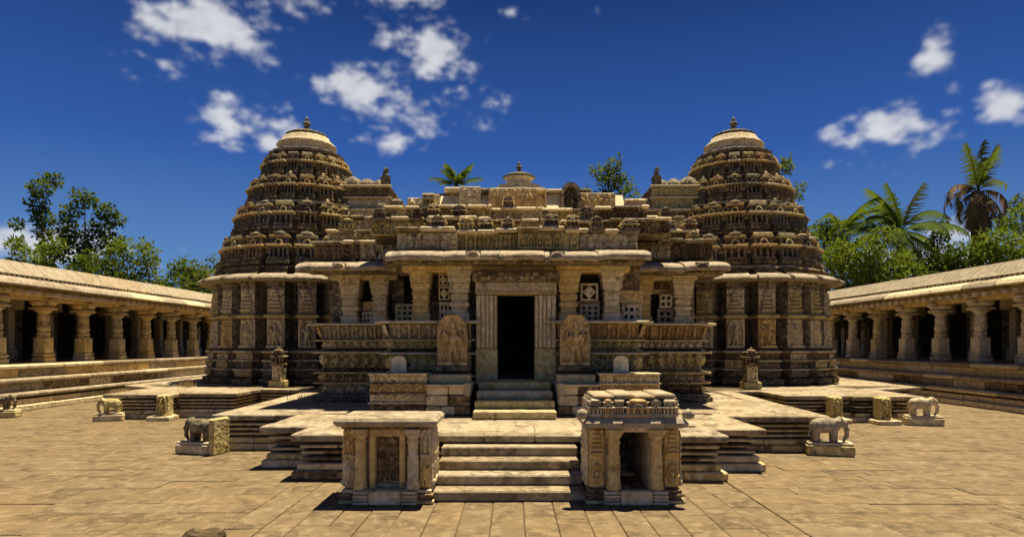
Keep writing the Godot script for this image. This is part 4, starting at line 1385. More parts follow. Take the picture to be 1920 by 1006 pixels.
func platform() -> void:
	var o := thing("temple_platform", "broad stepped stone platform with moulded sides carrying the temple", "platform", Vector3.ZERO)
	part("platform_core", moulded(plan, [Vector2(-0.36, 0.0), Vector2(-0.36, 0.70)]), "weathered stone", o)
	# courses of separate stones with dark gaps between them
	var rows := [[0.0, 0.15, 0.10, "carved stone"], [0.152, 0.275, 0.02, "carved olive"], [0.325, 0.375, -0.03, "carved stone"], [0.437, 0.487, -0.02, "carved stone"], [0.549, 0.599, -0.01, "carved stone"], [0.675, 0.805, 0.11, "deck 0"]]
	var n := plan.size()
	var far_stones := B()
	for i in n:
		var a: Vector2 = plan[i]
		var c: Vector2 = plan[(i + 1) % n]
		if (a.y > 33.0 and c.y > 33.0):
			continue
		var at := P(a.x, 0, a.y)
		var to := P(c.x, 0, c.y)
		var fr := along(to, at)   # the plan runs from right to left seen from outside on the left side
		var length := at.distance_to(to)
		for r in rows:
			var x: float = -r[2]
			var reach: float = length + r[2]
			var big: bool = r[1] > 0.7
			while x < reach - 0.05:
				var l := minf(rng.randf_range(0.7, 1.5), reach - x)
				if reach - x - l < 0.25:
					l = reach - x
				var j := rng.randf_range(-0.02, 0.02)
				var mat: String = r[3] if rng.randf() < 0.55 else pick(["carved stone", "warm stone", "warm ochre", "weathered brown", "carved olive"])
				if big:
					mat = "deck %d" % (rng.randi() % 3)
				var m := box_mesh(Vector3(x + 0.004, r[0] + 0.002, -0.45), Vector3(x + l - 0.004, r[1] + (rng.randf_range(-0.006, 0.002) if not big else rng.randf_range(-0.008, 0.0)), r[2] + j), 0.020 if r[0] > 0.3 else 0.02)
				if not big and a.y > 20.95 and c.y > 20.95:
					far_stones.t = fr
					far_stones.box(Vector3(x + 0.004, r[0] + 0.002, -0.45), Vector3(x + l - 0.004, r[1], r[2] + j), 0.02)
				else:
					part("edge_slab" if big else "course_stone", m, mat, o, fr)
				x += l
	part("distant_courses", far_stones.done(), "carved stone", o).set_meta("kind", "stuff")
	# deck slabs
	for z in [[-3.55, 3.40, 11.72, 12.6], [-4.5, 4.4, 12.6, 14.6], [-6.42, 6.66, 14.85, 24.0], [-12.75, -9.3, 21.25, 26.0], [8.85, 12.3, 20.2, 25.0], [-14.8, -12.75, 25.2, 33.5], [12.3, 15.2, 24.5, 33.5]]:
		var d: float = z[2]
		while d < z[3] - 0.05:
			var l := minf(rng.randf_range(0.55, 1.0), z[3] - d)
			var x: float = z[0] + rng.randf_range(-0.5, 0.0)
			while x < z[1] - 0.05:
				var w := rng.randf_range(0.8, 1.7)
				var x0 := maxf(x, z[0])
				var x1 := minf(x + w, z[1])
				x += w
				if x1 - x0 < 0.06:
					continue
				# skip what the hall and towers cover
				var cx := (x0 + x1) * 0.5
				if d > 18.6 and absf(cx) < 5.0 or d > 16.8 and absf(cx) < 2.6:
					continue
				var b := B()
				slab_box(b, x0 + 0.004, x1 - 0.004, d + 0.004, d + l - 0.004, 0.801 + rng.randf_range(-0.004, 0.004), 0.012, 0.66)
				part("deck_slab", b.done(), "deck %d" % (rng.randi() % 3), o)
			d += l
	part("deck_bed", moulded(plan, [Vector2(-0.2, 0.70), Vector2(-0.2, 0.775)]), "soil", o)

func stairs() -> void:
	var o := thing("entrance_stairs", "broad flight of five pale worn stone steps between the two front shrines", "stairs", P(-0.03, 0, 10.4))
	for k in 5:
		var front := 9.75 + 0.40 * k
		var b := B()
		b.box(Vector3(-1.19 + 0.002 * k, 0.162 * k + 0.002, -(11.6 - 10.4)), Vector3(1.16 - 0.002 * k, 0.162 * (k + 1) - 0.001, -(front - 10.4)), 0.022)
		part("step", b.done(), ["deck 1", "deck 0", "deck 1", "deck 0", "deck 1"][k], o)
	o = thing("doorway_stairs", "narrow flight of grey stone steps rising to the dark hall doorway", "stairs", P(0.05, 0.806, 14.2))
	for k in 4:
		var front := 13.55 + 0.5 * k
		part("step", box_mesh(Vector3(-0.88 + 0.01 * k, 0.176 * k + 0.004, -(15.7 - 14.2)), Vector3(0.90 - 0.01 * k, 0.176 * (k + 1) - 0.002, -(front - 14.2)), 0.025), ["warm grey", "carved olive", "carved stone", "carved olive"][k], o)

# ---------------------------------------------------------------- the two front shrines
func front_shrines() -> void:
	# closed shrine with a carved false door
	var o := thing("front_shrine", "small flat-topped stone shrine with carved false door beside the entrance stairs", "shrine", P(-1.9, 0, 9.7), "small shrines flanking the entrance stairs")
	shrine_base(o, 0.70)
	part("shrine_body", box_mesh(Vector3(-0.60, 0.20, -0.85), Vector3(0.60, 1.12, -0.16)), "carved stone", o)
	part("false_door", relief(0.36, 0.72, "gods", 0.36, 0.07, 0.018, 44), "weathered brown", o, Transform3D(Basis.IDENTITY, Vector3(-0.18, 0.26, -0.155)))
	for s in [-1.0, 1.0]:
		part("door_post", box_mesh(Vector3(s * 0.23 - 0.045, 0.21, -0.16), Vector3(s * 0.23 + 0.045, 1.06, -0.02), 0.015), "warm ochre", o)
	part("door_lintel", box_mesh(Vector3(-0.28, 1.0, -0.16), Vector3(0.28, 1.12, 0.0), 0.02), "carved brown", o)
	for s in [-1.0, 1.0]:
		part("pillar", shrine_pillar(0.10), "warm ochre" if s < 0 else "warm stone", o, Transform3D(Basis.IDENTITY, Vector3(s * 0.40, 0.21, 0.0)))
		part("carved_pier", box_mesh(Vector3(minf(s * 0.50, s * 0.665), 0.22, -0.8), Vector3(maxf(s * 0.50, s * 0.665), 1.12, -0.02), 0.02), "carved stone", o)
		for q in [0.24, 0.70]:
			part("pier_relief", relief(0.16, 0.40, "gods" if q > 0.5 else "figures", 0.16, 0.08, 0.014, int(50 + q * 10 + s)), pick(["warm ochre", "warm stone"]), o, Transform3D(Basis.IDENTITY, Vector3(s * 0.582 - 0.08, q, -0.015)))
		band(o, "side_relief", "gods", Vector3(s * 0.669, 0.24, -0.8 if s < 0 else -0.04), Vector3(s * 0.669, 0.24, -0.04 if s < 0 else -0.8), 0.84, 0.38, 0.06, "carved stone", 0.025)
	part("cap_course", box_mesh(Vector3(-0.68, 1.122, -0.9), Vector3(0.68, 1.16, 0.06), 0.015), "weathered brown", o)
	part("cap_slab", box_mesh(Vector3(-0.78, 1.16, -1.0), Vector3(0.78, 1.29, 0.16), 0.045), "deck 0", o)
	# open shrine with a dark cell and a carved parapet
	o = thing("front_shrine", "small stone shrine with open dark cell and carved parapet beside the entrance stairs", "shrine", P(1.86, 0, 9.7), "small shrines flanking the entrance stairs")
	shrine_base(o, 0.73)
	for s in [-1.0, 1.0]:
		part("cell_wall", box_mesh(Vector3(minf(s * 0.22, s * 0.64), 0.20, -1.5), Vector3(maxf(s * 0.22, s * 0.64), 1.12, -0.10)), "carved stone", o)
		part("pillar", shrine_pillar(0.11), "warm ochre", o, Transform3D(Basis.IDENTITY, Vector3(s * 0.32, 0.21, 0.02)))
		part("carved_pier", box_mesh(Vector3(minf(s * 0.45, s * 0.70), 0.22, -0.8), Vector3(maxf(s * 0.45, s * 0.70), 1.12, -0.03), 0.03), "warm ochre", o)
		for q in [0.24, 0.70]:
			part("pier_relief", relief(0.22, 0.40, "shrines" if q > 0.5 else "scroll", 0.22, 0.08, 0.014, int(60 + q * 10 + s)), "warm ochre", o, Transform3D(Basis.IDENTITY, Vector3(s * 0.575 - 0.11, q, -0.025)))
		band(o, "side_relief", "gods", Vector3(s * 0.704, 0.24, -0.8 if s < 0 else -0.04), Vector3(s * 0.704, 0.24, -0.04 if s < 0 else -0.8), 0.84, 0.38, 0.06, "carved stone", 0.025)
	part("cell_back", box_mesh(Vector3(-0.6, 0.2, -1.6), Vector3(0.6, 1.12, -1.502)), "weathered stone", o)
	part("cell_roof", box_mesh(Vector3(-0.64, 1.122, -1.6), Vector3(0.64, 1.2, -0.02)), "weathered stone", o)
	part("lintel", box_mesh(Vector3(-0.44, 1.08, -0.1), Vector3(0.44, 1.18, 0.10), 0.02), "warm stone", o)
	var b := B()
	var rings := []
	for s in [[0.70, 1.13, 0.05], [0.77, 1.16, 0.15], [0.78, 1.22, 0.16], [0.72, 1.29, 0.09]]:
		rings.append([Vector3(-s[0], s[1], s[2]), Vector3(s[0], s[1], s[2]), Vector3(s[0], s[1], -1.05), Vector3(-s[0], s[1], -1.05)])
	b.loft(rings, true, true)
	part("cornice", b.done(), "pale stone", o)
	b = B()
	b.t = Transform3D(Basis(Vector3(0, 0, 1), -PI / 2), Vector3(0, 1.325, 0.04))
	b.lathe([Vector2(0.04, -0.42), Vector2(0.045, -0.41), Vector2(0.045, 0.41), Vector2(0.04, 0.42)], 10)
	part("roll_moulding", b.done(), "pale stone", o)
	part("parapet_core", box_mesh(Vector3(-0.66, 1.292, -0.95), Vector3(0.66, 1.58, -0.04)), "weathered stone", o)
	for k in 6:
		var w: float = [0.20, 0.17, 0.15, 0.36, 0.17, 0.20][k]
		var x: float = [-0.60, -0.41, -0.24, 0.04, 0.32, 0.52][k]
		set_aedicule(o, "parapet_shrine", aedicule_mesh(w, 0.30, 0.13, k % 3), pick(["carved stone", "carved brown"]), pick(["pale stone", "warm stone"]), Transform3D(Basis.IDENTITY, Vector3(x, 1.296, -0.06 + 0.02 * (k % 2))))
	for s in [-1.0, 1.0]:
		b = B()
		b.lathe([Vector2(0.02, -0.07), Vector2(0.08, -0.05), Vector2(0.10, 0.0), Vector2(0.07, 0.06), Vector2(0.0, 0.09)], 9)
		part("corner_boss", b.done(), "pale stone", o, Transform3D(Basis.IDENTITY, Vector3(s * 0.80, 1.34, 0.05)))
		band(o, "parapet_relief", "shrines", Vector3(s * 0.664, 1.296, -0.9 if s < 0 else -0.05), Vector3(s * 0.664, 1.296, -0.05 if s < 0 else -0.9), 0.28, 0.2, 0.07, "carved stone", 0.025)
	for k in 4:
		var x := -0.62 + k * 0.31
		part("top_slab", box_mesh(Vector3(x, 1.585, -0.96), Vector3(x + 0.305, 1.63 + rng.randf_range(-0.01, 0.02), 0.02 + rng.randf_range(-0.04, 0.04)), 0.02), "deck 2", o)

func shrine_base(o: Node3D, hw: float) -> void:
	for r in [[0.0, 0.05, 0.02], [0.055, 0.10, -0.03], [0.105, 0.15, 0.01], [0.155, 0.205, -0.02]]:
		part("plinth_course", box_mesh(Vector3(-hw - r[2], r[0], -0.98), Vector3(hw + r[2], r[1], 0.08 + r[2]), 0.012), pick(["carved stone", "weathered brown", "carved olive"]), o)
	part("threshold", box_mesh(Vector3(-0.24, 0.002, 0.05), Vector3(0.24, 0.215, 0.20), 0.02), "warm stone", o)
	for s in [-1.0, 1.0]:
		for r in 4:
			part("base_block", box_mesh(Vector3(s * 0.36 - 0.12, 0.004 + r * 0.052, 0.05), Vector3(s * 0.36 + 0.12, 0.046 + r * 0.052, 0.19 - 0.025 * (r % 2)), 0.012), pick(["carved stone", "warm stone"]), o)

func shrine_pillar(r: float) -> ArrayMesh:
	var b := B()
	b.lathe([Vector2(r, 0.0), Vector2(r * 1.15, 0.03), Vector2(r * 0.9, 0.06), Vector2(r * 1.05, 0.09), Vector2(r * 0.88, 0.12), Vector2(r * 0.92, 0.42), Vector2(r * 0.78, 0.46), Vector2(r * 0.95, 0.49), Vector2(r * 0.78, 0.52), Vector2(r * 0.80, 0.68), Vector2(r * 0.98, 0.71), Vector2(r * 0.72, 0.75), Vector2(r * 1.15, 0.81), Vector2(r * 1.1, 0.84)], 16)
	b.box(Vector3(-r * 1.15, 0.842, -r * 1.15), Vector3(r * 1.15, 0.915, r * 1.15), 0.01)
	return b.done()

# ---------------------------------------------------------------- beasts and figures in stone
func elephant_mesh(size: float) -> ArrayMesh:
	# faces +x, stands on y = 0, about 0.78 long at size 1
	var k := []
	var V := func(x, y, z): return Vector3(x, y, z) * size
	k.append([V.call(-0.16, 0.36, 0.0), V.call(0.14, 0.37, 0.0), 0.165 * size, 0.155 * size])
	k.append([V.call(-0.10, 0.43, 0.0), V.call(0.05, 0.44, 0.0), 0.11 * size, 0.11 * size])
	for q in [[-0.21, 0.085], [-0.21, -0.085], [0.15, 0.085], [0.15, -0.085]]:
		k.append([V.call(q[0], 0.30, q[1]), V.call(q[0], 0.05, q[1] * 1.05), 0.085 * size, 0.062 * size])
		k.append([V.call(q[0], 0.06, q[1] * 1.05), V.call(q[0] + 0.02, 0.03, q[1] * 1.05), 0.066 * size, 0.05 * size])
	k.append([V.call(0.24, 0.43, 0.0), V.call(0.32, 0.43, 0.0), 0.115 * size, 0.10 * size])
	for s in [-1.0, 1.0]:
		k.append([V.call(0.28, 0.52, 0.04 * s), V.call(0.30, 0.50, 0.045 * s), 0.055 * size, 0.05 * size])
		k.append([V.call(0.22, 0.46, 0.10 * s), V.call(0.17, 0.34, 0.135 * s), 0.062 * size, 0.045 * size])
		k.append([V.call(0.37, 0.36, 0.05 * s), V.call(0.46, 0.31, 0.06 * s), 0.024 * size, 0.014 * size])
	k.append([V.call(0.37, 0.42, 0.0), V.call(0.42, 0.30, 0.0), 0.068 * size, 0.052 * size])
	k.append([V.call(0.42, 0.30, 0.0), V.call(0.42, 0.14, 0.0), 0.052 * size, 0.042 * size])
	k.append([V.call(0.42, 0.14, 0.0), V.call(0.36, 0.05, 0.0), 0.042 * size, 0.036 * size])
	k.append([V.call(-0.32, 0.38, 0.0), V.call(-0.35, 0.12, 0.0), 0.026 * size, 0.02 * size])
	return bones_mesh(k, 0.016 * size, 0.035 * size)

func crest_mesh() -> ArrayMesh:
	# a rearing beast with a rider against its chest
	var k := []
	k.append([Vector3(0.0, 0.10, 0), Vector3(-0.02, 0.42, 0), 0.15, 0.13])
	k.append([Vector3(-0.02, 0.42, 0), Vector3(0.02, 0.62, 0), 0.13, 0.10])
	k.append([Vector3(0.02, 0.72, 0), Vector3(0.06, 0.80, 0), 0.10, 0.08])
	k.append([Vector3(0.06, 0.76, 0), Vector3(0.16, 0.72, 0), 0.06, 0.04])
	k.append([Vector3(0.05, 0.50, 0.08), Vector3(0.20, 0.46, 0.08), 0.055, 0.04])
	k.append([Vector3(0.05, 0.14, 0.1), Vector3(0.14, 0.02, 0.1), 0.08, 0.06])
	k.append([Vector3(0.05, 0.14, -0.1), Vector3(0.14, 0.02, -0.1), 0.08, 0.06])
	k.append([Vector3(-0.14, 0.10, 0), Vector3(-0.20, 0.40, 0), 0.04, 0.03])
	k.append([Vector3(0.20, 0.06, 0.0), Vector3(0.19, 0.34, 0.0), 0.06, 0.06])
	k.append([Vector3(0.19, 0.40, 0.0), Vector3(0.19, 0.42, 0.0), 0.055, 0.05])
	return bones_mesh(k, 0.03, 0.05)

func elephant(label: String, at: Vector3, turn: float, mat: String, size := 1.0, backed := 0.0) -> void:
	var o := thing("elephant_statue", label, "elephant statue", at, "stone elephants at the platform corners")
	o.rotation.y = turn
	var ph := 0.24
	part("pedestal", box_mesh(Vector3(-0.42, 0.0, -0.26) * size, Vector3(0.54, ph, 0.26) * size, 0.03), pick(["carved stone", "carved olive"]), o)
	part("pedestal_top", box_mesh(Vector3(-0.40, ph, -0.23) * size, Vector3(0.52, ph + 0.05, 0.23) * size, 0.015), "carved stone", o)
	part("elephant", shared["elephant"], mat, o, Transform3D(Basis.IDENTITY.scaled(Vector3.ONE * size), Vector3(0, (ph + 0.035) * size, 0)))
	if backed > 0.0:
		part("back_slab", box_mesh(Vector3(-0.58, 0.002, -0.30) * size, Vector3(-0.44, 0.86, 0.30) * size, 0.03), "carved olive", o)

func guard_pier(label: String, at: Vector3, sd: int) -> void:
	var o := thing("relief_pier", label, "carved pier", at, "carved piers against the platform")
	part("foot", box_mesh(Vector3(-0.36, 0, -0.3), Vector3(0.36, 0.14, 0.34), 0.025), "carved stone", o)
	part("shaft", box_mesh(Vector3(-0.18, 0.142, -0.3), Vector3(0.18, 0.80, 0.08), 0.03), "carved olive", o)
	part("figure_relief", relief(0.34, 0.62, "gods", 0.34, 0.13, 0.02, sd), "carved olive", o, Transform3D(Basis.IDENTITY, Vector3(-0.17, 0.15, 0.082)))

# ---------------------------------------------------------------- pillared galleries round the court
func gallery(label: String, s: float) -> void:
	var o := thing("pillared_gallery", label, "gallery", Vector3.ZERO, "pillared galleries along the court")
	var z0 := 19.0
	var z1 := 52.0
	var X := func(x: float) -> float: return s * x
	var strip := func(called: String, mat: String, prof: Array, from: float, to: float, sd: int) -> void:
		# a moulding swept along the gallery: prof is Vector2(x, y) measured from the court side
		var b := B()
		var n := maxi(1, int((to - from) / 1.5))
		var nz := FastNoiseLite.new()
		nz.seed = sd
		nz.frequency = 0.5
		for i in n:
			var da := from + (to - from) * i / n
			var db := from + (to - from) * (i + 1) / n
			for k in prof.size():
				var p: Vector2 = prof[k]
				var q: Vector2 = prof[(k + 1) % prof.size()]
				var wa := nz.get_noise_1d(da) * 0.03
				var wb := nz.get_noise_1d(db) * 0.03
				var pa := Vector3(s * (p.x + wa), p.y + wa, -da)
				var qa := Vector3(s * (q.x + wa), q.y + wa, -da)
				var pb := Vector3(s * (p.x + wb), p.y + wb, -db)
				var qb := Vector3(s * (q.x + wb), q.y + wb, -db)
				if s > 0:
					b.quad(pa, qa, qb, pb)
				else:
					b.quad(pa, pb, qb, qa)
		part(called, b.done(), mat, o)
	# plinth: a stack of long moulded stones with dark grooves
	for r in [["plinth_course", "warm stone", 17.55, 0.0, 0.22, 0.03], ["plinth_course", "carved stone", 17.75, 0.22, 0.42, 0.02], ["plinth_course", "deck 0", 17.62, 0.50, 0.66, 0.06], ["plinth_course", "weathered brown", 18.0, 0.66, 0.98, 0.02], ["plinth_course", "deck 2", 17.85, 0.98, 1.16, 0.06], ["plinth_course", "warm ochre", 18.28, 1.16, 1.48, 0.02], ["floor_edge", "deck 1", 18.16, 1.48, 1.65, 0.05]]:
		var d := z0
		while d < z1:
			var l := rng.randf_range(1.4, 3.2)
			var b := B()
			var j := rng.randf_range(-0.025, 0.025)
			b.box(Vector3(minf(s * (r[2] + j), s * 23.0), r[3] + 0.003, -(d + l) + 0.006), Vector3(maxf(s * (r[2] + j), s * 23.0), r[4] - 0.002 + rng.randf_range(-0.008, 0.0), -d - 0.006), r[5])
			part(r[0], b.done(), r[1] if rng.randf() < 0.6 else pick(["warm stone", "deck 0", "carved stone"]), o)
			d += l
	part("plinth_core", box_mesh(Vector3(minf(s * 18.1, s * 23.6), 0.4, -z1), Vector3(maxf(s * 18.1, s * 23.6), 0.52, -z0)), "weathered stone", o)
	part("gallery_floor", box_mesh(Vector3(minf(s * 18.6, s * 26.0), 1.4, -z1), Vector3(maxf(s * 18.6, s * 26.0), 1.655, -z0)), "deck 1", o)
	# back wall, cross walls between the cells, ceiling
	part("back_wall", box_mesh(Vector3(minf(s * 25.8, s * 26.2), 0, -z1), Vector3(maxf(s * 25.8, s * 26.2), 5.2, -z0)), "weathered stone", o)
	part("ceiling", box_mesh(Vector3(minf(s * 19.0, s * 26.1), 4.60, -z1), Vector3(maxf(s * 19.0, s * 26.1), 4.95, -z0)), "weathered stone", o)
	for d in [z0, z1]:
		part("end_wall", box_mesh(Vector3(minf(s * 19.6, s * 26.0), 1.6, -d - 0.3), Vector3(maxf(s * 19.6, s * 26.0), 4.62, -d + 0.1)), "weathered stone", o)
	var base := B()
	base.box(Vector3(-0.30, 0, -0.30), Vector3(0.30, 0.20, 0.30), 0.02)
	base.box(Vector3(-0.26, 0.20, -0.26), Vector3(0.26, 0.27, 0.26), 0.03)
	base.box(Vector3(-0.30, 0.27, -0.30), Vector3(0.30, 0.36, 0.30), 0.03)
	var block := B()
	block.box(Vector3(-0.25, 0.36, -0.25), Vector3(0.25, 1.02, 0.25), 0.025)
	var shaft := B()
	shaft.lathe([Vector2(0.216, 1.02), Vector2(0.238, 1.05), Vector2(0.238, 1.09), Vector2(0.194, 1.11), Vector2(0.245, 1.15), Vector2(0.245, 1.22), Vector2(0.202, 1.25), Vector2(0.202, 1.29), Vector2(0.238, 1.36), Vector2(0.245, 1.48), Vector2(0.216, 1.56), Vector2(0.202, 1.58), Vector2(0.238, 1.62), Vector2(0.209, 1.66), Vector2(0.209, 1.72), Vector2(0.223, 1.80), Vector2(0.216, 1.90), Vector2(0.180, 1.95), Vector2(0.180, 1.99), Vector2(0.259, 2.06), Vector2(0.317, 2.12), Vector2(0.302, 2.15), Vector2(0.202, 2.16)], 20)
	var cap := B()
	cap.box(Vector3(-0.36, 2.16, -0.36), Vector3(0.36, 2.25, 0.36), 0.02)
	cap.box(Vector3(-0.24, 2.25, -0.24), Vector3(0.24, 2.46, 0.24), 0.03)
	cap.box(Vector3(-0.22, 2.30, -0.50), Vector3(0.22, 2.52, 0.50), 0.06)
	cap.box(Vector3(-0.50, 2.36, -0.21), Vector3(0.50, 2.60, 0.21), 0.06)
	var meshes := [base.done(), block.done(), shaft.done(), cap.done()]
	var inner := B()
	inner.box(Vector3(-0.27, 0, -0.27), Vector3(0.27, 0.5, 0.27), 0.03)
	inner.box(Vector3(-0.2, 0.5, -0.2), Vector3(0.2, 2.3, 0.2), 0.04)
	inner.box(Vector3(-0.45, 2.3, -0.45), Vector3(0.45, 2.94, 0.45), 0.06)
	var inner_mesh := inner.done()
	var d := 21.3
	while d < 48.0:
		var p := Node3D.new()
		p.name = "pillar"
		o.add_child(p, true)
		p.position = Vector3(s * 19.2, 1.655, -d)
		p.rotation.y = rng.randf_range(-0.02, 0.02)
		var mat := pick(["warm stone", "warm ochre", "warm stone", "warm grey"])
		for k in 4:
			part(["base", "block", "shaft", "capital"][k], meshes[k], mat if k != 0 else pick(["carved stone", mat]), p)
		part("inner_pillar", inner_mesh, "carved stone", o, Transform3D(Basis.IDENTITY, Vector3(s * 22.6, 1.655, -d)))
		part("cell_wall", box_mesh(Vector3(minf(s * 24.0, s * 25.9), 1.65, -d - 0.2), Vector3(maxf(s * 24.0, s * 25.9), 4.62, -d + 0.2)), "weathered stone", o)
		d += 2.45
	# beam, rafter ends, eave, parapet
	strip.call("beam", "warm ochre", [Vector2(18.92, 4.16), Vector2(19.5, 4.16), Vector2(19.5, 4.62), Vector2(18.92, 4.62)], z0, z1, 1)
	var raft := box_mesh(Vector3(-0.16, 0, -0.13), Vector3(0.42, 0.17, 0.13), 0.02)
	d = z0 + 0.3
	while d < 46.0:
		part("rafter_end", raft, pick(["warm stone", "warm ochre", "carved stone"]), o, Transform3D(Basis(Vector3.UP, 0.0 if s > 0 else PI), Vector3(s * 18.60, 4.30 + rng.randf_range(-0.01, 0.01), -d)))
		d += 0.52
	d = z0
	while d < z1:
		var l := rng.randf_range(1.6, 2.9)
		strip.call("eave_slab", pick(["pale stone", "warm stone", "deck 0"]), [Vector2(18.98, 4.62), Vector2(18.98, 4.98), Vector2(18.62, 4.90), Vector2(18.38, 4.78), Vector2(18.28, 4.64), Vector2(18.34, 4.58), Vector2(18.55, 4.62)], d + 0.008, d + l - 0.008, int(d))
		d += l
	strip.call("groove", "weathered stone", [Vector2(19.0, 4.94), Vector2(19.5, 4.94), Vector2(19.5, 5.06), Vector2(19.0, 5.06)], z0, z1, 2)
	var tooth := box_mesh(Vector3(-0.05, 0, -0.06), Vector3(0.2, 0.10, 0.06), 0.02)
	d = z0 + 0.1
	while d < 41.0:
		part("dentil", tooth, pick(["carved stone", "warm stone"]), o, Transform3D(Basis(Vector3.UP, 0.0 if s > 0 else PI), Vector3(s * 18.94, 4.97, -d)))
		d += 0.26
	d = z0
	while d < z1:
		var l := rng.randf_range(1.8, 2.8)
		strip.call("parapet_slab", pick(["pale stone", "deck 2", "pale stone"]), [Vector2(18.86, 5.07), Vector2(19.9, 5.07), Vector2(19.9, 5.62), Vector2(19.42, 5.64), Vector2(19.02, 5.22)], d + 0.008, d + l - 0.008, int(d * 3.0))
		d += l

# ---------------------------------------------------------------- plants
func leaf(b: Builder, at: Vector3, dir: Vector3, up: Vector3, l: float, w: float) -> void:
	var side := dir.cross(up).normalized() * w * 0.5
	var fold := up * w * 0.18
	var m := at + dir * l * 0.5
	b.tri(at, m + side + fold, at + dir * l)
	b.tri(at, at + dir * l, m - side + fold)

func random_dir() -> Vector3:
	var v := Vector3(rng.randfn(), rng.randfn(), rng.randfn())
	return v.normalized()

func clump(b: Builder, c: Vector3, r: Vector3, n: int, size: float) -> void:
	for k in n:
		var d := random_dir()
		var p := c + Vector3(d.x * r.x, d.y * r.y, d.z * r.z) * pow(rng.randf(), 0.45)
		var out := (d * 0.6 + random_dir() * 0.8 + Vector3(0, -0.15, 0)).normalized()
		var up := (Vector3.UP + random_dir() * 0.8).normalized()
		leaf(b, p, out, up, size * rng.randf_range(0.7, 1.3), size * 0.5)

# balls: array of [offset, radius vector, leaf count]; limbs run from the trunk to each clump
func tree(called: String, label: String, at: Vector3, height: float, trunk_r: float, clumps: Array, leaf_size: float, mat: String, group := "", category := "tree") -> Node3D:
	var o := thing(called, label, category, at, group)
	var b := B()
	var lean := rng.randf_range(-0.04, 0.04) * height
	var pts := []
	var rad := []
	for k in 7:
		var t := k / 6.0
		pts.append(Vector3(lean * t * t + sin(t * 5.0) * 0.012 * height, height * 0.92 * t, rng.randf_range(-0.01, 0.01) * height))
		rad.append(trunk_r * (1.0 - 0.88 * t))
	b.tube(pts, rad, 7)
	for q in clumps:
		var c: Vector3 = q[0]
		var t := clampf((c.y - 0.16 * height) / (height * 0.92), 0.12, 0.95)
		var i := int(t * 6.0)
		var from: Vector3 = pts[i].lerp(pts[mini(i + 1, 6)], t * 6.0 - i)
		var mid := from.lerp(c, 0.55) + Vector3(0, -0.04 * height, 0) + random_dir() * 0.1
		var r0: float = maxf(trunk_r * (1.0 - t) * 0.5, 0.03)
		b.tube([from, mid, c], [r0, r0 * 0.6, r0 * 0.25], 5)
	part("trunk", b.done(), "bark", o)
	b = B()
	for q in clumps:
		clump(b, q[0], q[1], q[2], leaf_size)
	part("crown", b.done(), mat, o)
	return o

func scatter_clumps(height: float, low: float, wide: float, n: int, r: float, count: int, shape := 0.0) -> Array:
	var out := []
	for k in n:
		var t := (k + rng.randf()) / n
		var y := lerpf(low, height - r * 0.5, t)
		var w := wide * (0.35 + 0.65 * sin(PI * clampf(t * (1.0 - shape) + 0.18, 0, 1)))
		var a := rng.randf() * TAU
		var d := w * sqrt(rng.randf())
		var s := rng.randf_range(0.65, 1.25)
		out.append([Vector3(cos(a) * d, y, sin(a) * d), Vector3(r * s, r * s * 0.75, r * s), int(count * s * s)])
	return out

func frond(b: Builder, base: Vector3, a: float, lift: float, length: float, droop: float, leaf_l: float, gap := 0.16, ragged := 0.0) -> void:
	var flat := Vector3(sin(a), 0, cos(a))
	var n := int(length / gap)
	var p := base
	var ang := lift
	var rib := [p]
	var rr := [0.045]
	for k in n:
		var t := float(k) / n
		ang -= droop / n * (0.4 + 1.4 * t)
		var dir := flat * cos(ang) + Vector3.UP * sin(ang)
		p += dir * gap
		rib.append(p)
		rr.append(0.045 * (1.0 - t) + 0.008)
		if t < 0.10:
			continue
		var side := dir.cross(Vector3.UP).normalized()
		if side.length() < 0.5:
			side = Vector3(cos(a), 0, -sin(a))
		var l := leaf_l * (0.35 + 1.0 * sin(PI * clampf(0.12 + t * 0.86, 0, 1)))
		for s in [-1.0, 1.0]:
			if rng.randf() < ragged:
				continue
			var d: Vector3 = (side * s * 0.85 + dir * 0.55 + Vector3(0, -0.42 - 0.4 * t + rng.randf_range(-0.15, 0.15), 0)).normalized()
			var tip: Vector3 = p + d * l * rng.randf_range(0.8, 1.1)
			var w := dir * 0.085
			b.tri(p - w, p + w, tip)
	b.tube(rib, rr, 4)

var ragged_palm := false
func palm(label: String, at: Vector3, height: float, fronds: Array, length: float, mat: String, leaf_l: float, ragged := 0.0, dead := []) -> Node3D:
	var o := thing("palm_tree", label, "palm tree", at, "palms beyond the galleries")
	var b := B()
	var pts := []
	var rad := []
	var bend := rng.randf_range(-0.5, 0.5)
	for k in 12:
		var t := k / 11.0
		pts.append(Vector3(bend * (t * t - t), height * t, 0))
		rad.append(((0.26 - 0.10 * t) if not ragged_palm else 0.30 + 0.08 * t) * (1.0 + 0.06 * (k % 2)))
	b.tube(pts, rad, 9)
	part("trunk", b.done(), "bark", o)
	var top := Vector3(0, height, 0)
	for q in fronds:
		var fb := B()
		frond(fb, top, q[0], q[1], length * q[2], q[3], leaf_l, 0.14, ragged)
		part("frond", fb.done(), mat if q.size() < 5 else q[4], o)
	for q in dead:
		var fb := B()
		frond(fb, top, q[0], q[1], length * q[2], q[3], leaf_l * 1.0, 0.12, 0.1)
		part("dead_frond", fb.done(), "leaf dead", o)
	var nuts := B()
	for k in 7:
		var a := k * 0.9
		nuts.lathe([Vector2(0.0, -0.14), Vector2(0.11, -0.06), Vector2(0.12, 0.04), Vector2(0.0, 0.14)], 7, top + Vector3(cos(a) * 0.28, -0.25 - 0.1 * (k % 2), sin(a) * 0.28))
	part("coconut_bunch", nuts.done(), "leaf olive", o)
	return o

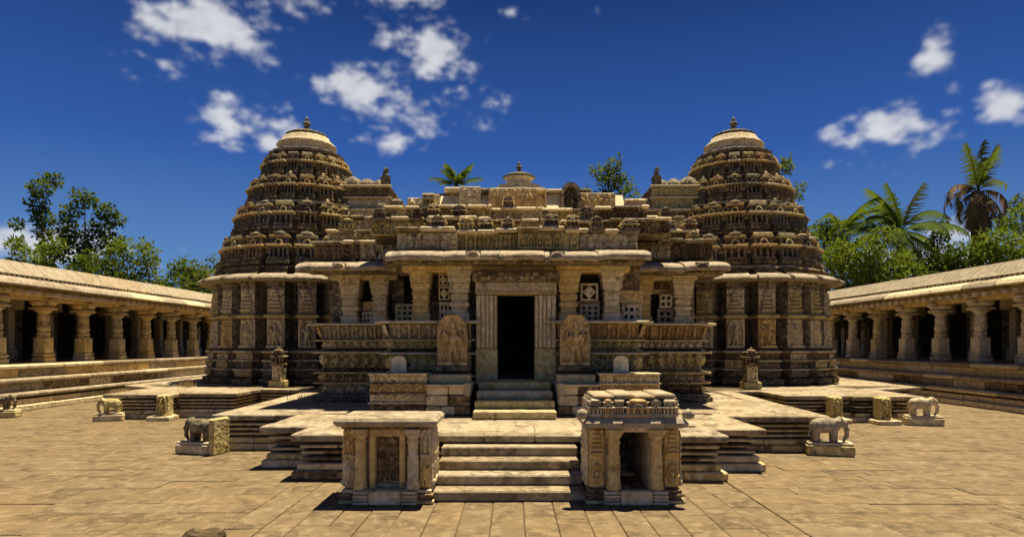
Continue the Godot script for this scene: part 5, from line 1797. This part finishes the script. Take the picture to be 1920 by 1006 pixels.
func tuft(label: String, at: Vector3, n: int, h: float, mat: String) -> void:
	var o := thing("grass_tuft", label, "dry grass", at, "dry grass on the stones")
	var b := B()
	for k in n:
		var p := Vector3(rng.randfn() * 0.16, 0, rng.randfn() * 0.08)
		var d := (Vector3.UP + Vector3(rng.randfn() * 0.35, 0, rng.randfn() * 0.35)).normalized()
		leaf(b, p, d, Vector3(0, 0, 1), h * rng.randf_range(0.5, 1.2), 0.02)
	part("blades", b.done(), mat, o)

func plants() -> void:
	# beyond the gallery with the thin-leaved trees
	var c := []
	for q in [[0.0, 14.2, 1.1], [0.15, 13.3, 1.15], [-0.1, 12.2, 1.2], [0.35, 11.2, 1.2], [-0.4, 10.4, 1.0], [-1.7, 10.9, 0.7], [-2.0, 9.6, 0.8], [-2.6, 8.6, 0.6], [1.5, 10.2, 0.8], [2.0, 9.6, 0.6], [-1.6, 8.0, 0.9], [0.6, 9.2, 0.9], [0.2, 7.6, 1.2], [-0.9, 6.6, 1.1], [1.0, 6.6, 1.1]]:
		c.append([Vector3(q[0], q[1], rng.randf_range(-0.9, 0.9)), Vector3(q[2], q[2] * 0.8, q[2]) * 0.62, int(150 * q[2] * q[2])])
	tree("slender_tree", "tallest slender tree with small separate leaf tufts behind the gallery roof", P(-33.0, -0.1, 45), 14.6, 0.17, c, 0.34, "leaf dark", "slender trees beyond the gallery")
	c = []
	for q in [[0.0, 12.6, 1.2], [0.6, 12.0, 1.1], [-0.9, 11.6, 1.0], [1.3, 11.4, 0.9], [-1.5, 10.8, 1.0], [0.3, 10.7, 1.4], [-0.6, 9.6, 1.4], [1.3, 9.6, 1.2], [2.2, 9.2, 0.8], [-2.0, 9.0, 1.1], [0.3, 8.4, 1.5], [-1.3, 7.9, 1.3], [1.6, 7.9, 1.3], [2.3, 7.0, 0.9], [-2.2, 7.0, 1.2], [0.2, 6.6, 1.5], [1.5, 5.8, 1.3], [-1.2, 5.6, 1.4]]:
		c.append([Vector3(q[0], q[1], rng.randf_range(-1.0, 1.0)), Vector3(q[2], q[2] * 0.8, q[2]) * 0.70, int(165 * q[2] * q[2])])
	tree("slender_tree", "bushier dark slender tree beside the tallest one behind the gallery roof", P(-29.7, -0.1, 45), 13.2, 0.18, c, 0.34, "leaf dark", "slender trees beyond the gallery")
	var left := [[-36.0, 47, 7.6, 2.6, "leaf dark", "dark rounded bush at the picture's edge over the gallery roof"], [-31.2, 42, 8.4, 2.2, "leaf bright", "yellow-green bush between the two slender trees"], [-27.6, 43, 7.4, 1.9, "leaf mid", "green bush under the bushier slender tree"], [-24.9, 42, 8.5, 1.7, "leaf bright", "pointed yellow-green bush standing clear against the sky"], [-22.6, 44, 7.2, 1.7, "leaf mid", "low green bush beside the pointed yellow-green one"], [-20.6, 43, 6.9, 1.5, "leaf olive", "low olive bush over the gallery end by the tower"]]
	for q in left:
		tree("bush", q[5], P(q[0], -0.1, q[1]), q[2], 0.12, scatter_clumps(q[2] + 1.2, 4.0, q[3] * 1.1, 17, 0.82, 140, 0.25), 0.30, q[4], "bushes beyond the galleries", "bush")
	tree("bush", "sprig of pale green leaves growing beside the tower eave", P(-21.2, -0.1, 46), 9.0, 0.08, scatter_clumps(9.0, 6.0, 1.5, 9, 0.55, 60), 0.26, "leaf olive", "bushes beyond the galleries", "bush")
	# behind the hall
	tree("slender_tree", "leafy round-crowned treetop rising behind the hall roof", P(8.4, -0.1, 56), 18.9, 0.2, scatter_clumps(18.9, 14.6, 2.1, 15, 0.85, 90), 0.36, "leaf dark", "treetops behind the temple")
	tree("slender_tree", "sparse treetop showing beside the tower next to the palms", P(22.0, -0.1, 52), 18.0, 0.16, scatter_clumps(18.0, 10.5, 1.9, 14, 0.6, 60), 0.33, "leaf olive", "treetops behind the temple")
	var ring := []
	for k in 13:
		ring.append([TAU * k / 13.0 + rng.randf() * 0.3, rng.randf_range(0.5, 1.35), rng.randf_range(0.8, 1.0), rng.randf_range(0.5, 1.1)])
	palm("palm crown showing above the hall roof ridge", P(-4.9, -0.1, 56), 16.4, ring, 2.6, "leaf dark", 0.6)
	# palms beyond the other gallery
	ring = [[PI / 2 + 3.3, 1.15, 1.0, 0.7], [PI / 2 + 3.0, 1.45, 0.9, 0.35], [PI / 2, 1.32, 0.95, 0.4, "leaf olive"], [PI / 2 + 0.2, 0.95, 1.1, 1.5], [PI / 2 - 0.5, 0.42, 1.05, 1.2], [PI / 2 + 0.4, 0.10, 1.2, 1.0, "leaf bright"], [PI / 2, -0.35, 1.1, 0.8], [-PI / 2, 0.32, 1.1, 0.9], [-PI / 2 + 0.3, 0.75, 1.0, 1.5], [-PI / 2 - 0.4, 0.05, 1.25, 1.1, "leaf bright"], [-PI / 2 + 0.2, -0.45, 1.1, 0.7], [0.3, 0.4, 1.0, 1.4], [PI - 0.3, 0.5, 1.0, 1.2], [0.0, -0.6, 0.9, 0.6], [PI / 2 + 0.9, -0.6, 0.9, 0.7], [-PI / 2 + 0.9, 0.2, 1.0, 1.3], [PI, 1.0, 1.0, 0.9], [-0.6, -0.2, 1.1, 1.1]]
	palm("coconut palm with full spreading crown standing over the gallery roof", P(27.4, -0.1, 45), 10.4, ring, 4.1, "leaf mid", 1.1)
	ring = []
	for k in 13:
		ring.append([TAU * k / 13.0 + rng.randf() * 0.3, rng.randf_range(0.0, 1.3), rng.randf_range(0.8, 1.05), rng.randf_range(0.8, 1.5)])
	palm("smaller darker coconut palm close behind the tower", P(24.2, -0.1, 47), 10.6, ring, 3.6, "leaf mid", 0.85)
	ring = [[1.6, 1.5, 0.85, 0.1], [1.4, 1.35, 0.8, 0.3], [-1.5, 1.42, 0.8, 0.25], [1.6, 1.0, 0.6, 1.8], [0.2, 1.3, 0.7, 0.5], [2.4, 1.2, 0.6, 1.0]]
	var dead := [[0.9, -1.2, 0.8, 0.3], [-1.3, -1.0, 0.7, 0.6], [0.0, -1.3, 1.1, 0.2], [1.7, -1.1, 0.6, 0.5], [-0.6, -1.3, 1.2, 0.2], [-1.6, 0.8, 0.8, 3.2], [-1.3, 0.5, 0.75, 3.0], [-1.9, 0.3, 0.8, 2.6], [-1.5, -0.2, 0.7, 2.0], [-1.0, -0.4, 0.8, 1.8], [1.5, 0.3, 0.8, 2.9], [1.9, -0.3, 0.7, 2.0], [0.2, -0.5, 0.9, 1.4], [0.8, -0.9, 0.8, 0.8], [-0.4, -0.8, 0.9, 1.0], [1.2, -0.6, 0.8, 1.2], [-0.8, 0.0, 0.8, 2.4]]
	ragged_palm = true
	palm("tall ragged palm with drooping dead fronds behind the gallery", P(32.8, -0.1, 45), 13.2, ring, 4.4, "leaf olive", 0.85, 0.1, dead)
	ragged_palm = false
	tree("slender_tree", "thin airy tree standing between the full palm and the ragged palm", P(30.4, -0.1, 46), 11.6, 0.12, scatter_clumps(11.6, 6.5, 1.8, 17, 0.55, 60), 0.3, "leaf dark", "slender trees beyond the gallery")
	tree("slender_tree", "grey-green airy tree beside the ragged palm at the picture's edge", P(36.0, -0.1, 46), 13.4, 0.12, scatter_clumps(13.4, 8.0, 1.8, 15, 0.6, 60), 0.3, "leaf olive", "slender trees beyond the gallery")
	var right := [[21.4, 42, 7.4, 1.7, "leaf bright", "bright lime-green bush touching the tower"], [23.3, 41, 7.8, 1.8, "leaf bright", "bright lime-green bush under the smaller palm"], [25.0, 42, 6.4, 1.7, "leaf mid", "shaded green bush beneath the spreading palm"], [27.4, 43, 6.2, 1.8, "leaf dark", "dark green bush round the spreading palm's trunk"], [29.3, 42, 6.8, 1.7, "leaf mid", "green bush beside the spreading palm's trunk"], [31.0, 41, 7.6, 1.8, "leaf bright", "bright green bush at the foot of the ragged palm"], [33.4, 41, 9.6, 2.2, "leaf bright", "tallest bright green bush before the ragged palm"], [22.2, 46, 9.3, 2.0, "leaf dark", "dark bush behind the lime-green ones beside the tower"], [36.5, 43, 9.4, 2.4, "leaf mid", "big green bush at the picture's edge past the ragged palm"]]
	for q in right:
		tree("bush", q[5], P(q[0], -0.1, q[1]), q[2], 0.12, scatter_clumps(q[2] + 2.2, 4.0, q[3] * 1.15, 26, 0.95, 150, 0.2), 0.30, q[4], "bushes beyond the galleries", "bush")
	var twigs := []
	for k in 7:
		twigs.append([Vector3(rng.randf_range(-0.5, 0.55), rng.randf_range(0.2, 0.8), rng.randf_range(-0.1, 0.15)), Vector3(0.2, 0.14, 0.12), 26])
	tree("dry_shrub", "scraggy dry shrub growing against the hall wall behind the open front shrine", P(4.2, 0.80, 17.3), 0.9, 0.02, twigs, 0.09, "leaf dead", "", "shrub")
	tuft("dry straw tuft on the far platform at the tower's foot", P(-12.0, 0.80, 23.6), 90, 0.3, "straw")
	tuft("dry grass tuft beside the hall's corner on the platform", P(-5.6, 0.80, 17.4), 50, 0.26, "straw")

func rock() -> void:
	var o := thing("rock", "rough brown rock lying on the pavement at the picture's bottom edge", "rock", P(-3.78, 0.0, 7.78))
	var b := B()
	var rings := []
	for s in [[1.0, 0.0], [1.02, 0.05], [0.86, 0.10], [0.55, 0.135]]:
		var ring := []
		for k in 9:
			var a := TAU * k / 9.0
			var r: float = s[0] * (0.8 + 0.35 * hash1(k * 3))
			ring.append(Vector3(sin(a) * r * 0.27 + 0.03 * s[1] * 10.0, s[1] * (0.8 + 0.5 * hash1(k)), cos(a) * r * 0.16))
		rings.append(ring)
	b.loft(rings, true, true)
	part("boulder", b.done(), "soil", o)

func _ready() -> void:
	rng.seed = 20240
	set_up_view()
	make_materials()
	court()
	platform()
	stairs()
	shared["crest"] = crest_mesh()
	shared["elephant"] = elephant_mesh(1.0)
	tower_meshes()
	tower("domed star-planned carved tower on the side of the slender trees", -9.4, 29.3)
	tower("domed star-planned carved tower on the side of the coconut palms", 10.15, 29.3)
	tower("third tower behind the hall, only its dark cap and finial showing", 0.4, 36.5, false)
	hall()
	hall_fronts()
	front_shrines()
	gallery("long pillared stone gallery below the slender trees", -1.0)
	gallery("long pillared stone gallery below the coconut palms", 1.0)
	elephant("dark weathered stone elephant against a slab at the platform corner", P(-6.88, 0.0, 14.15), PI - 0.25, "weathered grey", 0.92, 1.0)
	elephant("pale stone elephant on a block at the platform corner by the deck", P(6.85, 0.0, 13.95), -0.25, "pale stone", 0.98)
	elephant("small brown elephant at the far platform end beside the gallery plinth", P(12.15, 0.0, 19.0), -0.3, "carved stone", 1.0)
	elephant("crouched stone elephant at the far platform corner on a low slab", P(-12.6, 0.0, 20.1), PI + 0.3, "carved olive", 0.85)
	elephant("broken elephant statue at the picture's edge before the gallery plinth", P(-16.75, 0.0, 21.0), 0.2, "weathered grey", 0.9)
	for q in [[-8.75, 24.0, "slim carved niche shrine on a block before the tower by the slender trees"], [8.55, 22.9, "slim carved niche shrine on a block before the tower by the palms"]]:
		var o := thing("niche_shrine", q[2], "niche shrine", P(q[0], 0.806, q[1]), "niche shrines before the towers")
		o.scale = Vector3.ONE * 0.9
		part("block", box_mesh(Vector3(-0.34, 0, -0.3), Vector3(0.34, 0.28, 0.3), 0.03), "carved olive", o)
		part("shaft", box_mesh(Vector3(-0.24, 0.282, -0.25), Vector3(0.24, 0.9, 0.18), 0.03), "weathered stone", o)
		part("niche_relief", relief(0.42, 0.58, "gods", 0.42, 0.12, 0.025, 91), "carved stone", o, Transform3D(Basis.IDENTITY, Vector3(-0.21, 0.3, 0.184)))
		set_aedicule(o, "crown", aedicule_mesh(0.5, 0.72, 0.36, 0), "weathered brown", "weathered stone", Transform3D(Basis.IDENTITY, Vector3(0, 0.9, -0.15)))
	guard_pier("carved figure pier against the far platform on the slender trees' side", P(-11.05, 0, 20.25), 61)
	guard_pier("carved figure pier on the far platform nearest the pale elephant", P(9.9, 0, 19.55), 66)
	guard_pier("dark figure pier on the far platform beside the small brown elephant", P(11.2, 0, 19.25), 71)
	plants()
	rock()
